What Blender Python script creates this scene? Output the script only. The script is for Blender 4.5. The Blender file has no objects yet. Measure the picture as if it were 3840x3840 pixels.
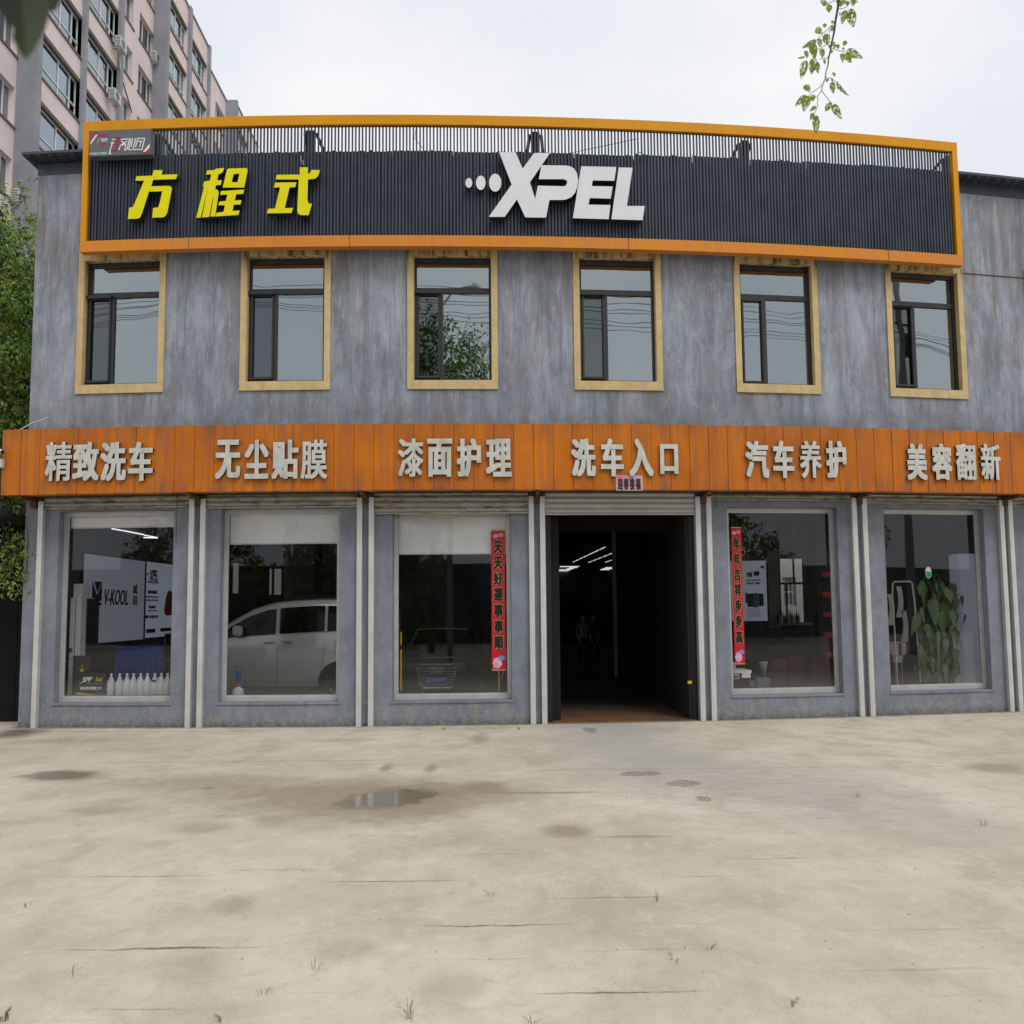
import bpy, bmesh, math, random
import numpy as np
from mathutils import Matrix, Vector
from mathutils.geometry import tessellate_polygon
sc = bpy.context.scene
COL = sc.collection
R = math.radians
PI = math.pi
# ------------------------------------------------------------------ camera
CX, CD, CH = 2.43534, 15.03164, 1.9114
YAW, PIT, ROLL, FF, CY = 0.00947, 0.08476, -0.0089, 1699.41956*3840/1932, 1004.12863*3840/1932
BOW = 0.00871                      # the facade is very slightly curved in plan
def _axes():
    c, s = math.cos(YAW), math.sin(YAW)
    r = Vector((c, -s, 0)); f0 = Vector((s, c, 0)); z = Vector((0, 0, 1))
    c, s = math.cos(PIT), math.sin(PIT)
    f = c*f0 + s*z; u = -s*f0 + c*z
    c, s = math.cos(ROLL), math.sin(ROLL)
    return c*r + s*u, -s*r + c*u, f
RX, UP, FW = _axes()
CAMP = Vector((CX, -CD, CH))
cam = bpy.data.cameras.new('camera')
camo = bpy.data.objects.new('camera', cam); COL.objects.link(camo)
cam.sensor_width = 36; cam.lens = 36*FF/3840
cam.shift_y = (CY-1920)/3840
cam.clip_start = .05; cam.clip_end = 4000
cam.dof.use_dof = True; cam.dof.focus_distance = 15; cam.dof.aperture_fstop = 4.0
camo.matrix_world = Matrix(((RX.x, UP.x, -FW.x, CAMP.x), (RX.y, UP.y, -FW.y, CAMP.y), (RX.z, UP.z, -FW.z, CAMP.z), (0, 0, 0, 1)))
sc.camera = camo
def ray(px, py):                   # photo pixel (3840 wide) -> direction
    return FW + RX*((px-1920)/FF) - UP*((py-CY)/FF)
def F(px, py, d=0.0):              # point of the facade surface lying d metres in front of the wall -> (u, z)
    r = ray(px, py); t = CD
    for _ in range(25):
        x = CX+t*r.x; t = (BOW*x*x-d+CD)/r.y
    return CX+t*r.x, CH+t*r.z
def G(px, py, z=0.0):
    r = ray(px, py); t = (z-CH)/r.z
    return CX+t*r.x, -CD+t*r.y
def Yp(px, py, y):
    r = ray(px, py); t = (y+CD)/r.y
    return CX+t*r.x, CH+t*r.z
def Xp(px, py, x):
    r = ray(px, py); t = (x-CX)/r.x
    return -CD+t*r.y, CH+t*r.z
def fy(x): return BOW*x*x
# ------------------------------------------------------------------ sky, sun, exposure
w = bpy.data.worlds.new('World'); sc.world = w; w.use_nodes = True
nt = w.node_tree; N = nt.nodes; L = nt.links
for n in list(N): N.remove(n)
wo = N.new('ShaderNodeOutputWorld'); bg = N.new('ShaderNodeBackground'); L.new(bg.outputs[0], wo.inputs[0])
sky = N.new('ShaderNodeTexSky'); sky.sky_type = 'NISHITA'; sky.sun_disc = False
SUN_EL, SUN_AZ = R(58), R(200)
sky.sun_elevation = SUN_EL; sky.sun_rotation = SUN_AZ
tc = N.new('ShaderNodeTexCoord')
mp = N.new('ShaderNodeMapping'); mp.inputs['Scale'].default_value = (1, 1, 1.6); L.new(tc.outputs['Generated'], mp.inputs[0])
n1 = N.new('ShaderNodeTexNoise'); n1.inputs['Scale'].default_value = 2.3; n1.inputs['Detail'].default_value = 5; n1.inputs['Roughness'].default_value = .45; n1.inputs['Distortion'].default_value = .3
L.new(mp.outputs[0], n1.inputs[0])
cr = N.new('ShaderNodeValToRGB'); cr.color_ramp.elements[0].position = .4; cr.color_ramp.elements[0].color = (8.5, 8.75, 9.3, 1)
cr.color_ramp.elements[1].position = .6; cr.color_ramp.elements[1].color = (10.0, 10.0, 10.1, 1); L.new(n1.outputs[0], cr.inputs[0])
mx = N.new('ShaderNodeMix'); mx.data_type = 'RGBA'; mx.inputs[0].default_value = .93
L.new(sky.outputs[0], mx.inputs[6]); L.new(cr.outputs[0], mx.inputs[7])
L.new(mx.outputs[2], bg.inputs[0]); bg.inputs[1].default_value = .1
sl_ = bpy.data.lights.new('sun', 'SUN'); sl_.energy = 1.4; sl_.angle = R(25); sl_.color = (1, .96, .9)
slo = bpy.data.objects.new('sun', sl_); COL.objects.link(slo)
sd = Vector((.45, -.75, 1.15)).normalized()
slo.rotation_euler = sd.to_track_quat('Z', 'Y').to_euler(); slo.location = (0, -20, 40)
sky.sun_elevation = math.asin(sd.z); sky.sun_rotation = math.atan2(sd.x, sd.y)
vs = sc.view_settings; vs.view_transform = 'Standard'; vs.look = 'None'; vs.exposure = 0; vs.gamma = 1; vs.use_curve_mapping = False
sc.cycles.max_bounces = 6; sc.cycles.transparent_max_bounces = 24
sc.cycles.use_denoising = True
rng = random.Random(7)
# ------------------------------------------------------------------ materials
def srgb(r, g, b):
    return tuple(((v/255)/12.92 if v/255 <= .04045 else ((v/255+.055)/1.055)**2.4) for v in (r, g, b))
class NB:                          # small node-graph builder
    def __init__(s, name):
        s.m = bpy.data.materials.new(name); s.m.use_nodes = True
        s.t = s.m.node_tree; s.t.nodes.clear()
        s.out = s.t.nodes.new('ShaderNodeOutputMaterial')
        s.geo = s.t.nodes.new('ShaderNodeNewGeometry'); s.pos = s.geo.outputs['Position']
    def n(s, k, **kw):
        n = s.t.nodes.new(k)
        for a, b in kw.items(): setattr(n, a, b)
        return n
    def set(s, sock, v):
        if isinstance(v, bpy.types.NodeSocket): s.t.links.new(v, sock)
        elif isinstance(v, tuple) and len(v) == 3 and sock.type == 'RGBA': sock.default_value = (*v, 1)
        else: sock.default_value = v
    def math(s, op, a, b=0.0, c=None, clamp=False):
        n = s.n('ShaderNodeMath', operation=op, use_clamp=clamp); s.set(n.inputs[0], a); s.set(n.inputs[1], b)
        if c is not None: s.set(n.inputs[2], c)
        return n.outputs[0]
    def mapv(s, scale=(1, 1, 1), loc=(0, 0, 0), src=None):
        n = s.n('ShaderNodeMapping'); s.set(n.inputs[0], src or s.pos); n.inputs['Scale'].default_value = scale; n.inputs['Location'].default_value = loc
        return n.outputs[0]
    def noise(s, scale=5, detail=4, rough=.5, vec=None, dist=0.0):
        n = s.n('ShaderNodeTexNoise'); s.set(n.inputs['Vector'], vec or s.pos)
        n.inputs['Scale'].default_value = scale; n.inputs['Detail'].default_value = detail; n.inputs['Roughness'].default_value = rough; n.inputs['Distortion'].default_value = dist
        return n.outputs[0]
    def vor(s, scale, vec=None, feature='DISTANCE_TO_EDGE'):
        n = s.n('ShaderNodeTexVoronoi', feature=feature); s.set(n.inputs['Vector'], vec or s.pos); n.inputs['Scale'].default_value = scale
        return n.outputs[0]
    def ramp(s, v, a, b, lo=0.0, hi=1.0):
        n = s.n('ShaderNodeMapRange', clamp=True); s.set(n.inputs[0], v); s.set(n.inputs[1], a); s.set(n.inputs[2], b); n.inputs[3].default_value = lo; n.inputs[4].default_value = hi
        return n.outputs[0]
    def mix(s, f, a, b, mode='MIX'):
        n = s.n('ShaderNodeMix', data_type='RGBA', blend_type=mode); s.set(n.inputs[0], f); s.set(n.inputs[6], a); s.set(n.inputs[7], b)
        return n.outputs[2]
    def xyz(s, src=None):
        n = s.n('ShaderNodeSeparateXYZ'); s.set(n.inputs[0], src or s.pos); return n.outputs
    def bsdf(s, col, rough=.8, metal=0.0, spec=.4, bump=None, bstr=.3, bdist=.01, coat=0.0, normal=None):
        p = s.n('ShaderNodeBsdfPrincipled'); s.set(p.inputs['Base Color'], col); s.set(p.inputs['Roughness'], rough); s.set(p.inputs['Metallic'], metal)
        s.set(p.inputs['Specular IOR Level'], spec); s.set(p.inputs['Coat Weight'], coat)
        if bump is not None:
            b = s.n('ShaderNodeBump'); s.set(b.inputs['Strength'], bstr); b.inputs['Distance'].default_value = bdist; s.set(b.inputs['Height'], bump)
            s.t.links.new(b.outputs[0], p.inputs['Normal'])
        return p
    def end(s, sh):
        s.t.links.new(sh.outputs[0] if hasattr(sh, 'outputs') else sh, s.out.inputs[0]); return s.m
def simple(name, col, rough=.6, metal=0.0, spec=.4, var=.12, scale=6, bump=0.0, coat=0.0):
    b = NB(name); n = b.noise(scale, 4); n2 = b.noise(scale*9, 3)
    f = b.math('ADD', b.math('MULTIPLY', b.ramp(n, .3, .7, -1, 1), var), b.math('MULTIPLY', b.ramp(n2, .3, .7, -1, 1), var*.4))
    dark = tuple(c*.55 for c in col); lite = tuple(min(1, c*1.45) for c in col)
    c = b.mix(b.math('ADD', f, .5, clamp=True), dark, lite)
    return b.end(b.bsdf(c, rough, metal, spec, bump=n2 if bump else None, bstr=bump, bdist=.004, coat=coat))
def emit(name, col, st):
    b = NB(name); e = b.n('ShaderNodeEmission'); e.inputs[0].default_value = (*col, 1); e.inputs[1].default_value = st; return b.end(e)
def glass(name, refl, tint, wob=0.0, wscale=1.2, rcol=(1, 1, 1), dust=0.0):
    b = NB(name); t = b.n('ShaderNodeBsdfTransparent'); t.inputs[0].default_value = (*tint, 1)
    g = b.n('ShaderNodeBsdfGlossy'); g.inputs['Roughness'].default_value = .012; g.inputs[0].default_value = (*rcol, 1)
    if wob:
        bu = b.n('ShaderNodeBump'); bu.inputs['Strength'].default_value = wob; bu.inputs['Distance'].default_value = .05
        b.set(bu.inputs['Height'], b.noise(wscale, 1)); b.t.links.new(bu.outputs[0], g.inputs['Normal'])
    lw = b.n('ShaderNodeLayerWeight'); lw.inputs[0].default_value = .15
    f = b.math('ADD', b.math('MULTIPLY', lw.outputs['Fresnel'], .9), refl, clamp=True)
    mxs = b.n('ShaderNodeMixShader'); b.set(mxs.inputs[0], f); b.t.links.new(t.outputs[0], mxs.inputs[1]); b.t.links.new(g.outputs[0], mxs.inputs[2])
    last = mxs
    if dust:
        d = b.n('ShaderNodeBsdfDiffuse'); d.inputs[0].default_value = (.5, .5, .48, 1)
        m2 = b.n('ShaderNodeMixShader'); n = b.noise(3, 5, .6, b.mapv((1, 1, .35)))
        z = b.xyz()[2]; low = b.ramp(z, .8, .45, 0, .1)
        b.set(m2.inputs[0], b.math('ADD', b.math('MULTIPLY', b.ramp(n, .42, .75), dust), low)); b.t.links.new(mxs.outputs[0], m2.inputs[1]); b.t.links.new(d.outputs[0], m2.inputs[2]); last = m2
    return b.end(last)

def wall_mat():
    b = NB('weathered_plaster'); x, y, z = b.xyz()
    base1 = (.18, .203, .256); base2 = (.325, .362, .44); dk = (.135, .135, .143)
    n_big = b.noise(.9, 5, .55, dist=.4)
    n_st = b.noise(1.0, 6, .65, b.mapv((5.5, 5.5, .55)), dist=.3)
    n_st2 = b.noise(1.0, 5, .6, b.mapv((2.1, 2.1, .35), (7, 3, 1)), dist=.2)
    n_f = b.noise(14, 6, .65); n_m = b.noise(3.6, 5, .6, b.mapv((1, 1, .7)), dist=.7)
    n_v = b.noise(1.0, 6, .6, b.mapv((3.2, 3.2, .75), (2, 5, 3)), dist=.25)
    c = b.mix(b.ramp(b.math('ADD', b.math('MULTIPLY', n_v, .65), b.math('MULTIPLY', n_m, .35)), .38, .62), base1, base2)
    c = b.mix(b.math('MULTIPLY', b.ramp(n_big, .42, .6), .5), c, (.19, .2, .235))
    blt = b.noise(1.0, 3, .55, b.mapv((2.6, 2.6, 1.3), (11, 4, 7)), dist=1.0); c = b.mix(b.math('MULTIPLY', b.ramp(blt, .58, .6), .32), c, (.36, .385, .44)); c = b.mix(b.math('MULTIPLY', b.ramp(blt, .42, .4), .32), c, (.165, .17, .18))
    streak = b.ramp(n_st, .48, .66); up = b.ramp(z, 4.9, 6.3, .5, 1.0)
    under = b.math('MULTIPLY', b.ramp(z, 5.2, 8.2, .5, 1.0), b.ramp(z, 4.6, 4.9))
    c = b.mix(b.math('MULTIPLY', b.math('MULTIPLY', streak, under), .6), c, (.17, .16, .15))
    thin = b.ramp(b.noise(1.0, 4, .6, b.mapv((17, 17, .8), (2, 2, 2))), .56, .68)
    c = b.mix(b.math('MULTIPLY', b.math('MULTIPLY', thin, under), .45), c, (.2, .18, .145))
    lst = b.ramp(n_st2, .53, .66)
    c = b.mix(b.math('MULTIPLY', b.math('MULTIPLY', lst, up), .55), c, (.42, .44, .5))
    fl = b.math('MULTIPLY', b.ramp(b.noise(7, 6, .75, b.mapv((1.4, 1.4, .55))), .56, .64), up)
    c = b.mix(b.math('MULTIPLY', fl, .35), c, (.46, .475, .52))
    pv = b.noise(1.6, 3, .5, b.mapv((1.5, 1.5, .6), (3, 9, 4)), dist=.8)
    c = b.mix(b.math('MULTIPLY', b.ramp(pv, .6, .63), .3), c, (.185, .19, .22))
    fv = b.noise(1.0, 6, .7, b.mapv((26, 26, 2.2), (4, 1, 2)), dist=.5)
    c = b.mix(b.math('MULTIPLY', b.math('MULTIPLY', b.ramp(fv, .54, .64), up), .36), c, (.165, .165, .16))
    c = b.mix(b.math('MULTIPLY', b.math('MULTIPLY', b.ramp(fv, .46, .37), up), .33), c, (.42, .46, .52))
    dr = b.math('MULTIPLY', b.ramp(b.noise(1.0, 4, .6, b.mapv((4.2, 4.2, .22), (8, 2, 5)), dist=.15), .57, .64), up); c = b.mix(b.math('MULTIPLY', dr, .45), c, (.15, .15, .155))
    dr2 = b.math('MULTIPLY', b.ramp(b.noise(1.0, 4, .6, b.mapv((6.2, 6.2, .3), (1, 7, 5)), dist=.15), .6, .66), up); c = b.mix(b.math('MULTIPLY', dr2, .5), c, (.27, .24, .18))
    fx = b.math('MULTIPLY', b.math('ABSOLUTE', b.math('SUBTRACT', b.math('FRACT', b.math('ADD', b.math('DIVIDE', b.math('ADD', x, 4.106), 2.85), 20.5)), .5)), 2.85)
    sdm = b.math('MULTIPLY', b.math('MULTIPLY', b.ramp(fx, .85, .7), b.ramp(z, 5.0, 5.63)), b.math('MULTIPLY', b.ramp(z, 5.64, 5.63), b.ramp(b.noise(1.0, 5, .65, b.mapv((8, 8, .5), (5, 5, 1))), .46, .6)))
    c = b.mix(b.math('MULTIPLY', sdm, .6), c, (.14, .135, .12))
    sgm = b.math('MULTIPLY', b.ramp(z, 6.9, 8.1), b.ramp(b.noise(1.0, 5, .65, b.mapv((6, 6, .35), (9, 1, 1))), .47, .62)); c = b.mix(b.math('MULTIPLY', sgm, .5), c, (.15, .14, .125))
    # grime just above the orange band
    gr = b.math('MULTIPLY', b.ramp(z, 5.45, 4.95), b.ramp(z, 4.6, 4.9)); gn = b.ramp(b.noise(1.6, 5, .6, b.mapv((1.5, 1.5, 2))), .38, .62)
    c = b.mix(b.math('MULTIPLY', b.math('MULTIPLY', gr, gn), .75), c, (.15, .148, .128))
    # the ground floor colour is a little darker and flatter
    low = b.ramp(z, 4.2, 3.8); c = b.mix(b.math('MULTIPLY', low, .72), c, b.mix(b.ramp(n_m, .35, .65), (.165, .18, .213), (.215, .235, .272)))
    vs_ = b.ramp(b.noise(1.0, 5, .6, b.mapv((9, 9, .4), (1, 2, 3))), .55, .7)
    c = b.mix(b.math('MULTIPLY', b.math('MULTIPLY', vs_, low), .3), c, (.17, .175, .2))
    # peeling near the ground: beige base coat showing
    ph = b.math('MULTIPLY', b.ramp(z, .75, .1), low); pn = b.noise(9.5, 7, .75, b.mapv((1, 1, .7)), dist=.6)
    pe = b.math('MULTIPLY', b.ramp(b.math('ADD', pn, b.math('MULTIPLY', ph, .15)), .64, .68), b.ramp(ph, .05, .3))
    c = b.mix(b.math('MULTIPLY', pe, .55), c, (.33, .3, .24))
    rust = b.math('MULTIPLY', b.ramp(b.noise(2.3, 6, .7), .6, .7), ph); c = b.mix(b.math('MULTIPLY', rust, .5), c, (.3, .2, .1))
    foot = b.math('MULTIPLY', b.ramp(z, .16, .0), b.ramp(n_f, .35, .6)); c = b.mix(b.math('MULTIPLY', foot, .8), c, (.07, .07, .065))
    # crazing cracks in the render
    wv = b.n('ShaderNodeVectorMath', operation='ADD'); b.set(wv.inputs[0], b.mapv((1, 1, .6)))
    nn = b.n('ShaderNodeTexNoise'); nn.inputs['Scale'].default_value = 5; b.set(nn.inputs['Vector'], b.pos)
    sc2 = b.n('ShaderNodeVectorMath', operation='SCALE'); b.set(sc2.inputs[0], nn.outputs[1]); sc2.inputs[3].default_value = .22; b.t.links.new(sc2.outputs[0], wv.inputs[1])
    ck = b.vor(6.5, wv.outputs[0]); crm = b.math('MULTIPLY', b.ramp(ck, .035, .008), b.ramp(b.noise(.8, 3), .44, .54))
    ck2 = b.vor(1.25, wv.outputs[0]); crm2 = b.math('MULTIPLY', b.ramp(ck2, .006, .001), b.ramp(b.noise(.6, 3, vec=b.mapv(loc=(5, 5, 5))), .5, .56))
    cm = b.math('MAXIMUM', b.math('MULTIPLY', crm, .6), crm2)
    c = b.mix(b.math('MULTIPLY', cm, .22), c, (.15, .14, .12))
    h = b.math('SUBTRACT', b.math('ADD', n_f, b.math('MULTIPLY', fv, 1.2)), b.math('MULTIPLY', cm, .7))
    return b.end(b.bsdf(c, .88, spec=.25, bump=h, bstr=.55, bdist=.012))
def trim_mat():
    b = NB('yellow_trim_paint'); z = b.xyz()[2]; n = b.noise(6, 6, .6); ns = b.noise(1, 5, .65, b.mapv((9, 9, .9)))
    c = b.mix(b.ramp(n, .35, .7), (.5, .38, .19), (.62, .48, .25))
    c = b.mix(b.math('MULTIPLY', b.ramp(ns, .47, .62), b.ramp(z, 7.7, 7.97, .12, 1.0)), c, (.13, .1, .06))
    c = b.mix(b.math('MULTIPLY', b.ramp(b.noise(30, 4), .66, .72), .6), c, (.2, .18, .14))
    return b.end(b.bsdf(c, .85, spec=.25, bump=n, bstr=.3, bdist=.008))
def orange_mat(name, c1, c2, streakc, amt, top=None):
    b = NB(name); z = b.xyz()[2]; n = b.noise(1.3, 5, .6, b.mapv((1, 1, .6)), dist=.4); ns = b.noise(1, 5, .6, b.mapv((11, 11, .5)))
    c = b.mix(b.ramp(n, .35, .65), c1, c2)
    oi = b.n('ShaderNodeObjectInfo')
    c = b.mix(b.math('MULTIPLY', oi.outputs['Random'], .13), c, tuple(v*.62 for v in c1))
    f = b.math('MULTIPLY', b.ramp(ns, .45, .68), amt)
    c = b.mix(f, c, streakc)
    if top:
        e = b.math('MULTIPLY', b.ramp(z, top[0], top[1]), b.ramp(b.noise(1, 5, .65, b.mapv((5, 5, .8))), .42, .65)); c = b.mix(b.math('MULTIPLY', e, .6), c, (.16, .075, .035))
        e2 = b.math('MULTIPLY', b.ramp(z, 4.25, 3.85), b.ramp(b.noise(1, 5, .65, b.mapv((6, 6, .7), (3, 1, 0))), .48, .66)); c = b.mix(b.math('MULTIPLY', e2, .65), c, (.14, .08, .06))
    return b.end(b.bsdf(c, .5, spec=.22, bump=b.noise(2.2, 2), bstr=.06))
def letter_mat():
    b = NB('aged_metal_letter'); n = b.noise(9, 6, .65, b.mapv((1, 1, .6))); n2 = b.noise(3, 4)
    c = b.mix(b.ramp(n, .35, .68), (.47, .47, .43), (.62, .625, .59)); c = b.mix(b.math('MULTIPLY', b.ramp(n2, .55, .7), .5), c, (.36, .35, .3))
    return b.end(b.bsdf(c, .45, metal=.2, spec=.5))
def ground_mat():
    b = NB('worn_concrete'); x, y, z = b.xyz()
    n1 = b.noise(.45, 6, .6, b.mapv((.8, .9, 1)), dist=.6); n2 = b.noise(1.5, 6, .65, b.mapv((.9, .75, 1)), dist=.4); n3 = b.noise(26, 6, .7); n4 = b.noise(90, 3, .6)
    c = b.mix(b.ramp(n1, .35, .65), (.455, .405, .315), (.59, .545, .45))
    c = b.mix(b.math('MULTIPLY', b.ramp(n2, .49, .64), .55), c, (.37, .32, .245))
    c = b.mix(b.math('MULTIPLY', b.ramp(n2, .46, .3), .5), c, (.63, .585, .49))
    c = b.mix(b.math('MULTIPLY', b.ramp(n3, .55, .75), .4), c, (.3, .265, .21))
    n5 = b.noise(5.5, 6, .72, b.mapv((1, .75, 1)), dist=.5); c = b.mix(b.math('MULTIPLY', b.ramp(n5, .52, .66), .4), c, (.36, .32, .26)); c = b.mix(b.math('MULTIPLY', b.ramp(n5, .45, .34), .35), c, (.66, .63, .56))
    c = b.mix(b.math('MULTIPLY', b.ramp(n4, .56, .7), .5), c, (.62, .6, .55)); c = b.mix(b.math('MULTIPLY', b.ramp(n4, .44, .34), .4), c, (.28, .25, .2))
    # scabbed patches where the surface has spalled
    sp = b.math('MULTIPLY', b.ramp(b.noise(.55, 4, .6, b.mapv(loc=(4, 2, 0))), .56, .64), b.ramp(b.vor(16), .09, .02))
    c = b.mix(b.math('MULTIPLY', sp, .3), c, (.33, .3, .25))
    wob = b.noise(1.4, 4, .6); wob2 = b.noise(5, 4, .65)
    def blob(px, py, w_, h_, soft=.35, rag=.8):
        cx, cy = G(px, py); x1, _ = G(px+w_/2, py); _, y1 = G(px, py-h_/2); rx, ry = abs(x1-cx), abs(y1-cy)
        dx = b.math('DIVIDE', b.math('SUBTRACT', x, cx), rx); dy = b.math('DIVIDE', b.math('SUBTRACT', y, cy), ry)
        r = b.math('SQRT', b.math('ADD', b.math('MULTIPLY', dx, dx), b.math('MULTIPLY', dy, dy)))
        r = b.math('ADD', r, b.math('ADD', b.math('MULTIPLY', b.math('SUBTRACT', wob, .5), rag), b.math('MULTIPLY', b.math('SUBTRACT', wob2, .5), rag*.7)))
        return b.ramp(r, 1.0, 1.0-soft)
    rough = .92
    # damp grey fan of tyre water in front of the gate
    for (px, py, w_, h_, a) in [(2330, 2800, 620, 260, .75), (2600, 2870, 560, 170, .6), (3000, 2960, 1000, 230, .55), (3500, 3080, 800, 240, .45), (2320, 2735, 560, 60, .6)]:
        c = b.mix(b.math('MULTIPLY', blob(px, py, w_, h_, .7, .9), a), c, (.37, .36, .33))
    tr = b.noise(1, 5, .7, b.mapv((3, 16, 1))); tm = blob(2850, 2960, 1700, 330, .7, .6)
    c = b.mix(b.math('MULTIPLY', b.math('MULTIPLY', tm, b.ramp(tr, .5, .66)), .35), c, (.16, .15, .14))
    # damp brown stains
    for (px, py, w_, h_, a) in [(260, 2910, 420, 52, .8), (1350, 2985, 1500, 170, .8), (1500, 3010, 700, 170, .7), (800, 2935, 900, 80, .5), (1820, 2950, 260, 60, .8), (1450, 2878, 62, 40, .75), (1618, 2880, 74, 44, .7), (1795, 2770, 110, 44, .55), (780, 2955, 80, 16, .8),
                            (2130, 3120, 230, 70, .75), (2380, 3137, 420, 14, .6), (2030, 2973, 640, 10, .75), (3730, 2880, 300, 50, .6), (1740, 3080, 260, 90, .2), (760, 3100, 260, 60, .4), (1020, 3080, 200, 60, .4), (880, 3390, 220, 90, .45), (380, 3040, 300, 50, .35), (700, 3640, 300, 120, .3), (1300, 3560, 300, 120, .35), (1700, 3700, 300, 160, .35), (200, 2780, 500, 30, .35), (1300, 2775, 300, 20, .35)]:
        c = b.mix(b.math('MULTIPLY', blob(px, py, w_, h_, .6, .7), a), c, (.255, .21, .145))
    gm = b.math('MAXIMUM', b.math('MAXIMUM', blob(2395, 2900, 170, 20, .2, 1.6), blob(2570, 2936, 140, 30, .2, 1.6)), b.math('MAXIMUM', blob(2640, 2995, 60, 20, .2, 1.6), blob(2215, 2738, 60, 22, .2, 1.4)))
    c = b.mix(b.math('MULTIPLY', b.math('MULTIPLY', gm, b.ramp(n3, .35, .6)), .8), c, (.12, .095, .085))
    c = b.mix(b.math('MULTIPLY', blob(60, 2750, 260, 50, .8, .5), .8), c, (.06, .055, .045))
    wet = b.math('MAXIMUM', b.math('MULTIPLY', blob(1450, 2995, 380, 90, .35, 1.1), .95), b.math('MULTIPLY', blob(230, 2908, 330, 40, .4, .9), .8))
    c = b.mix(b.math('MULTIPLY', wet, .75), c, (.2, .175, .13)); rough = b.mix(wet, (.92, .92, .92), (.03, .03, .03))
    # joints and cracks
    jn = b.math('MULTIPLY', b.math('SUBTRACT', b.noise(1.1, 6, .7), .5), .16); cm = None
    segs = [(0, 1640, 2865, .55, 9), (1640, 3840, 2893, .5, 8), (160, 850, 3291, .9, 6), (795, 1200, 3266, 1.2, 7), (1170, 1790, 3308, 1.2, 7), (1640, 2100, 3206, .9, 6), (1200, 1540, 3431, 1, 6), (960, 1160, 3462, .6, 5), (1500, 2190, 3473, 1.2, 7), (170, 1040, 3563, 1.2, 8), (960, 1300, 3532, .6, 5), (1560, 2090, 3596, .8, 6), (1000, 1390, 3727, 1, 7), (220, 750, 3789, 1, 7), (0, 470, 3836, .8, 6), (0, 170, 3540, .9, 6), (2620, 3200, 3222, .8, 6), (2400, 2820, 3290, 1, 6), (2010, 2540, 3372, 1, 7), (2580, 3050, 3404, .5, 5), (2300, 2800, 3464, .7, 6), (1980, 2320, 3640, 1.1, 7), (2120, 2650, 3566, .8, 6), (1920, 2720, 3728, 1.1, 7), (2220, 2480, 3804, .6, 5), (2560, 2920, 3820, 1, 7), (3000, 3840, 3640, .35, 9), (3100, 3840, 3490, .3, 8), (2900, 3500, 3310, .3, 7), (3200, 3840, 3740, .3, 8)]
    for (xa, xb, py, st, hw) in segs:
        x0, yy = G(xa, py); x1, _ = G(xb, py); wd = .0035*hw
        dy = b.math('ABSOLUTE', b.math('SUBTRACT', b.math('ADD', y, jn), yy))
        e = b.math('MULTIPLY', b.ramp(x, x0, x0+.7), b.ramp(x, x1, x1-.7))
        f = b.math('MULTIPLY', b.math('MULTIPLY', b.ramp(dy, b.math('MULTIPLY', e, wd), 0.0), b.ramp(e, 0, .2)), st, clamp=True)
        cm = f if cm is None else b.math('MAXIMUM', cm, f)
    cm = b.math('MULTIPLY', cm, b.ramp(b.noise(2.6, 5, .7), .3, .5))
    c = b.mix(b.math('MULTIPLY', cm, .85), c, (.075, .058, .045))
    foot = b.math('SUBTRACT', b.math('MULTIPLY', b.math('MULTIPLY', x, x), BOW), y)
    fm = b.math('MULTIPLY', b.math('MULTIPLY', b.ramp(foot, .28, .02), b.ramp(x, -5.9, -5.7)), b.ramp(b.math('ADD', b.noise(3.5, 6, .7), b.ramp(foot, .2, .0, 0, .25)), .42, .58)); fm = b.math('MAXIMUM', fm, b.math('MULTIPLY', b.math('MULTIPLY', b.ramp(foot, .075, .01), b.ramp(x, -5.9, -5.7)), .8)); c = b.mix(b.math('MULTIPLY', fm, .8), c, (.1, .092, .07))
    h = b.math('ADD', b.math('MULTIPLY', n3, .6), b.math('MULTIPLY', n2, .8))
    return b.end(b.bsdf(c, rough, spec=.35, bump=h, bstr=b.ramp(wet, 0, .5, .45, .0), bdist=.012))
M = {}
M['wall'] = wall_mat(); M['trim'] = trim_mat(); M['ground'] = ground_mat()
M['orange'] = orange_mat('orange_panel', (.44, .115, .003), (.58, .17, .005), (.29, .1, .05), .65, (4.6, 4.93))
M['amber'] = orange_mat('amber_frame', (.6, .255, .001), (.66, .29, .002), (.5, .2, .02), .25)
M['amber_worn'] = orange_mat('faded_amber_frame', (.64, .235, .01), (.6, .21, .04), (.5, .18, .07), .6)
M['letter'] = letter_mat()
M['letter_side'] = simple('letter_return', (.14, .14, .125), .5, .3)
M['slat'] = simple('painted_steel_slat', (.042, .051, .07), .5, .2, .4, .25, 3)
M['cladding'] = simple('dark_ribbed_cladding', (.055, .066, .093), .5, .2, .4, .35, 2.2)
M['steel_dark'] = simple('sooty_steel', (.03, .03, .032), .6, .3)
M['rust'] = simple('rusty_steel', (.1, .045, .025), .8)
M['alu'] = simple('white_aluminium', (.46, .46, .45), .42, .25, .5, .1, 5)
M['alu_rail'] = simple('shutter_rail_metal', (.6, .6, .59), .38, .25, .5, .1, 3)
M['shutter'] = NB('shutter_slat_paint')
b = M['shutter']; zz = b.noise(1, 5, .65, b.mapv((4, 4, 14))); nn = b.noise(1.2, 5, .6, b.mapv((.7, 1, 3)))
M['shutter'] = b.end(b.bsdf(b.mix(b.ramp(zz, .48, .68), b.mix(b.ramp(nn, .3, .7), (.31, .3, .25), (.42, .415, .37)), (.12, .105, .07)), .5, .1))
M['shutter_clean'] = simple('clean_shutter_paint', (.44, .425, .41), .45, .1, .5, .08, 4)
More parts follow.
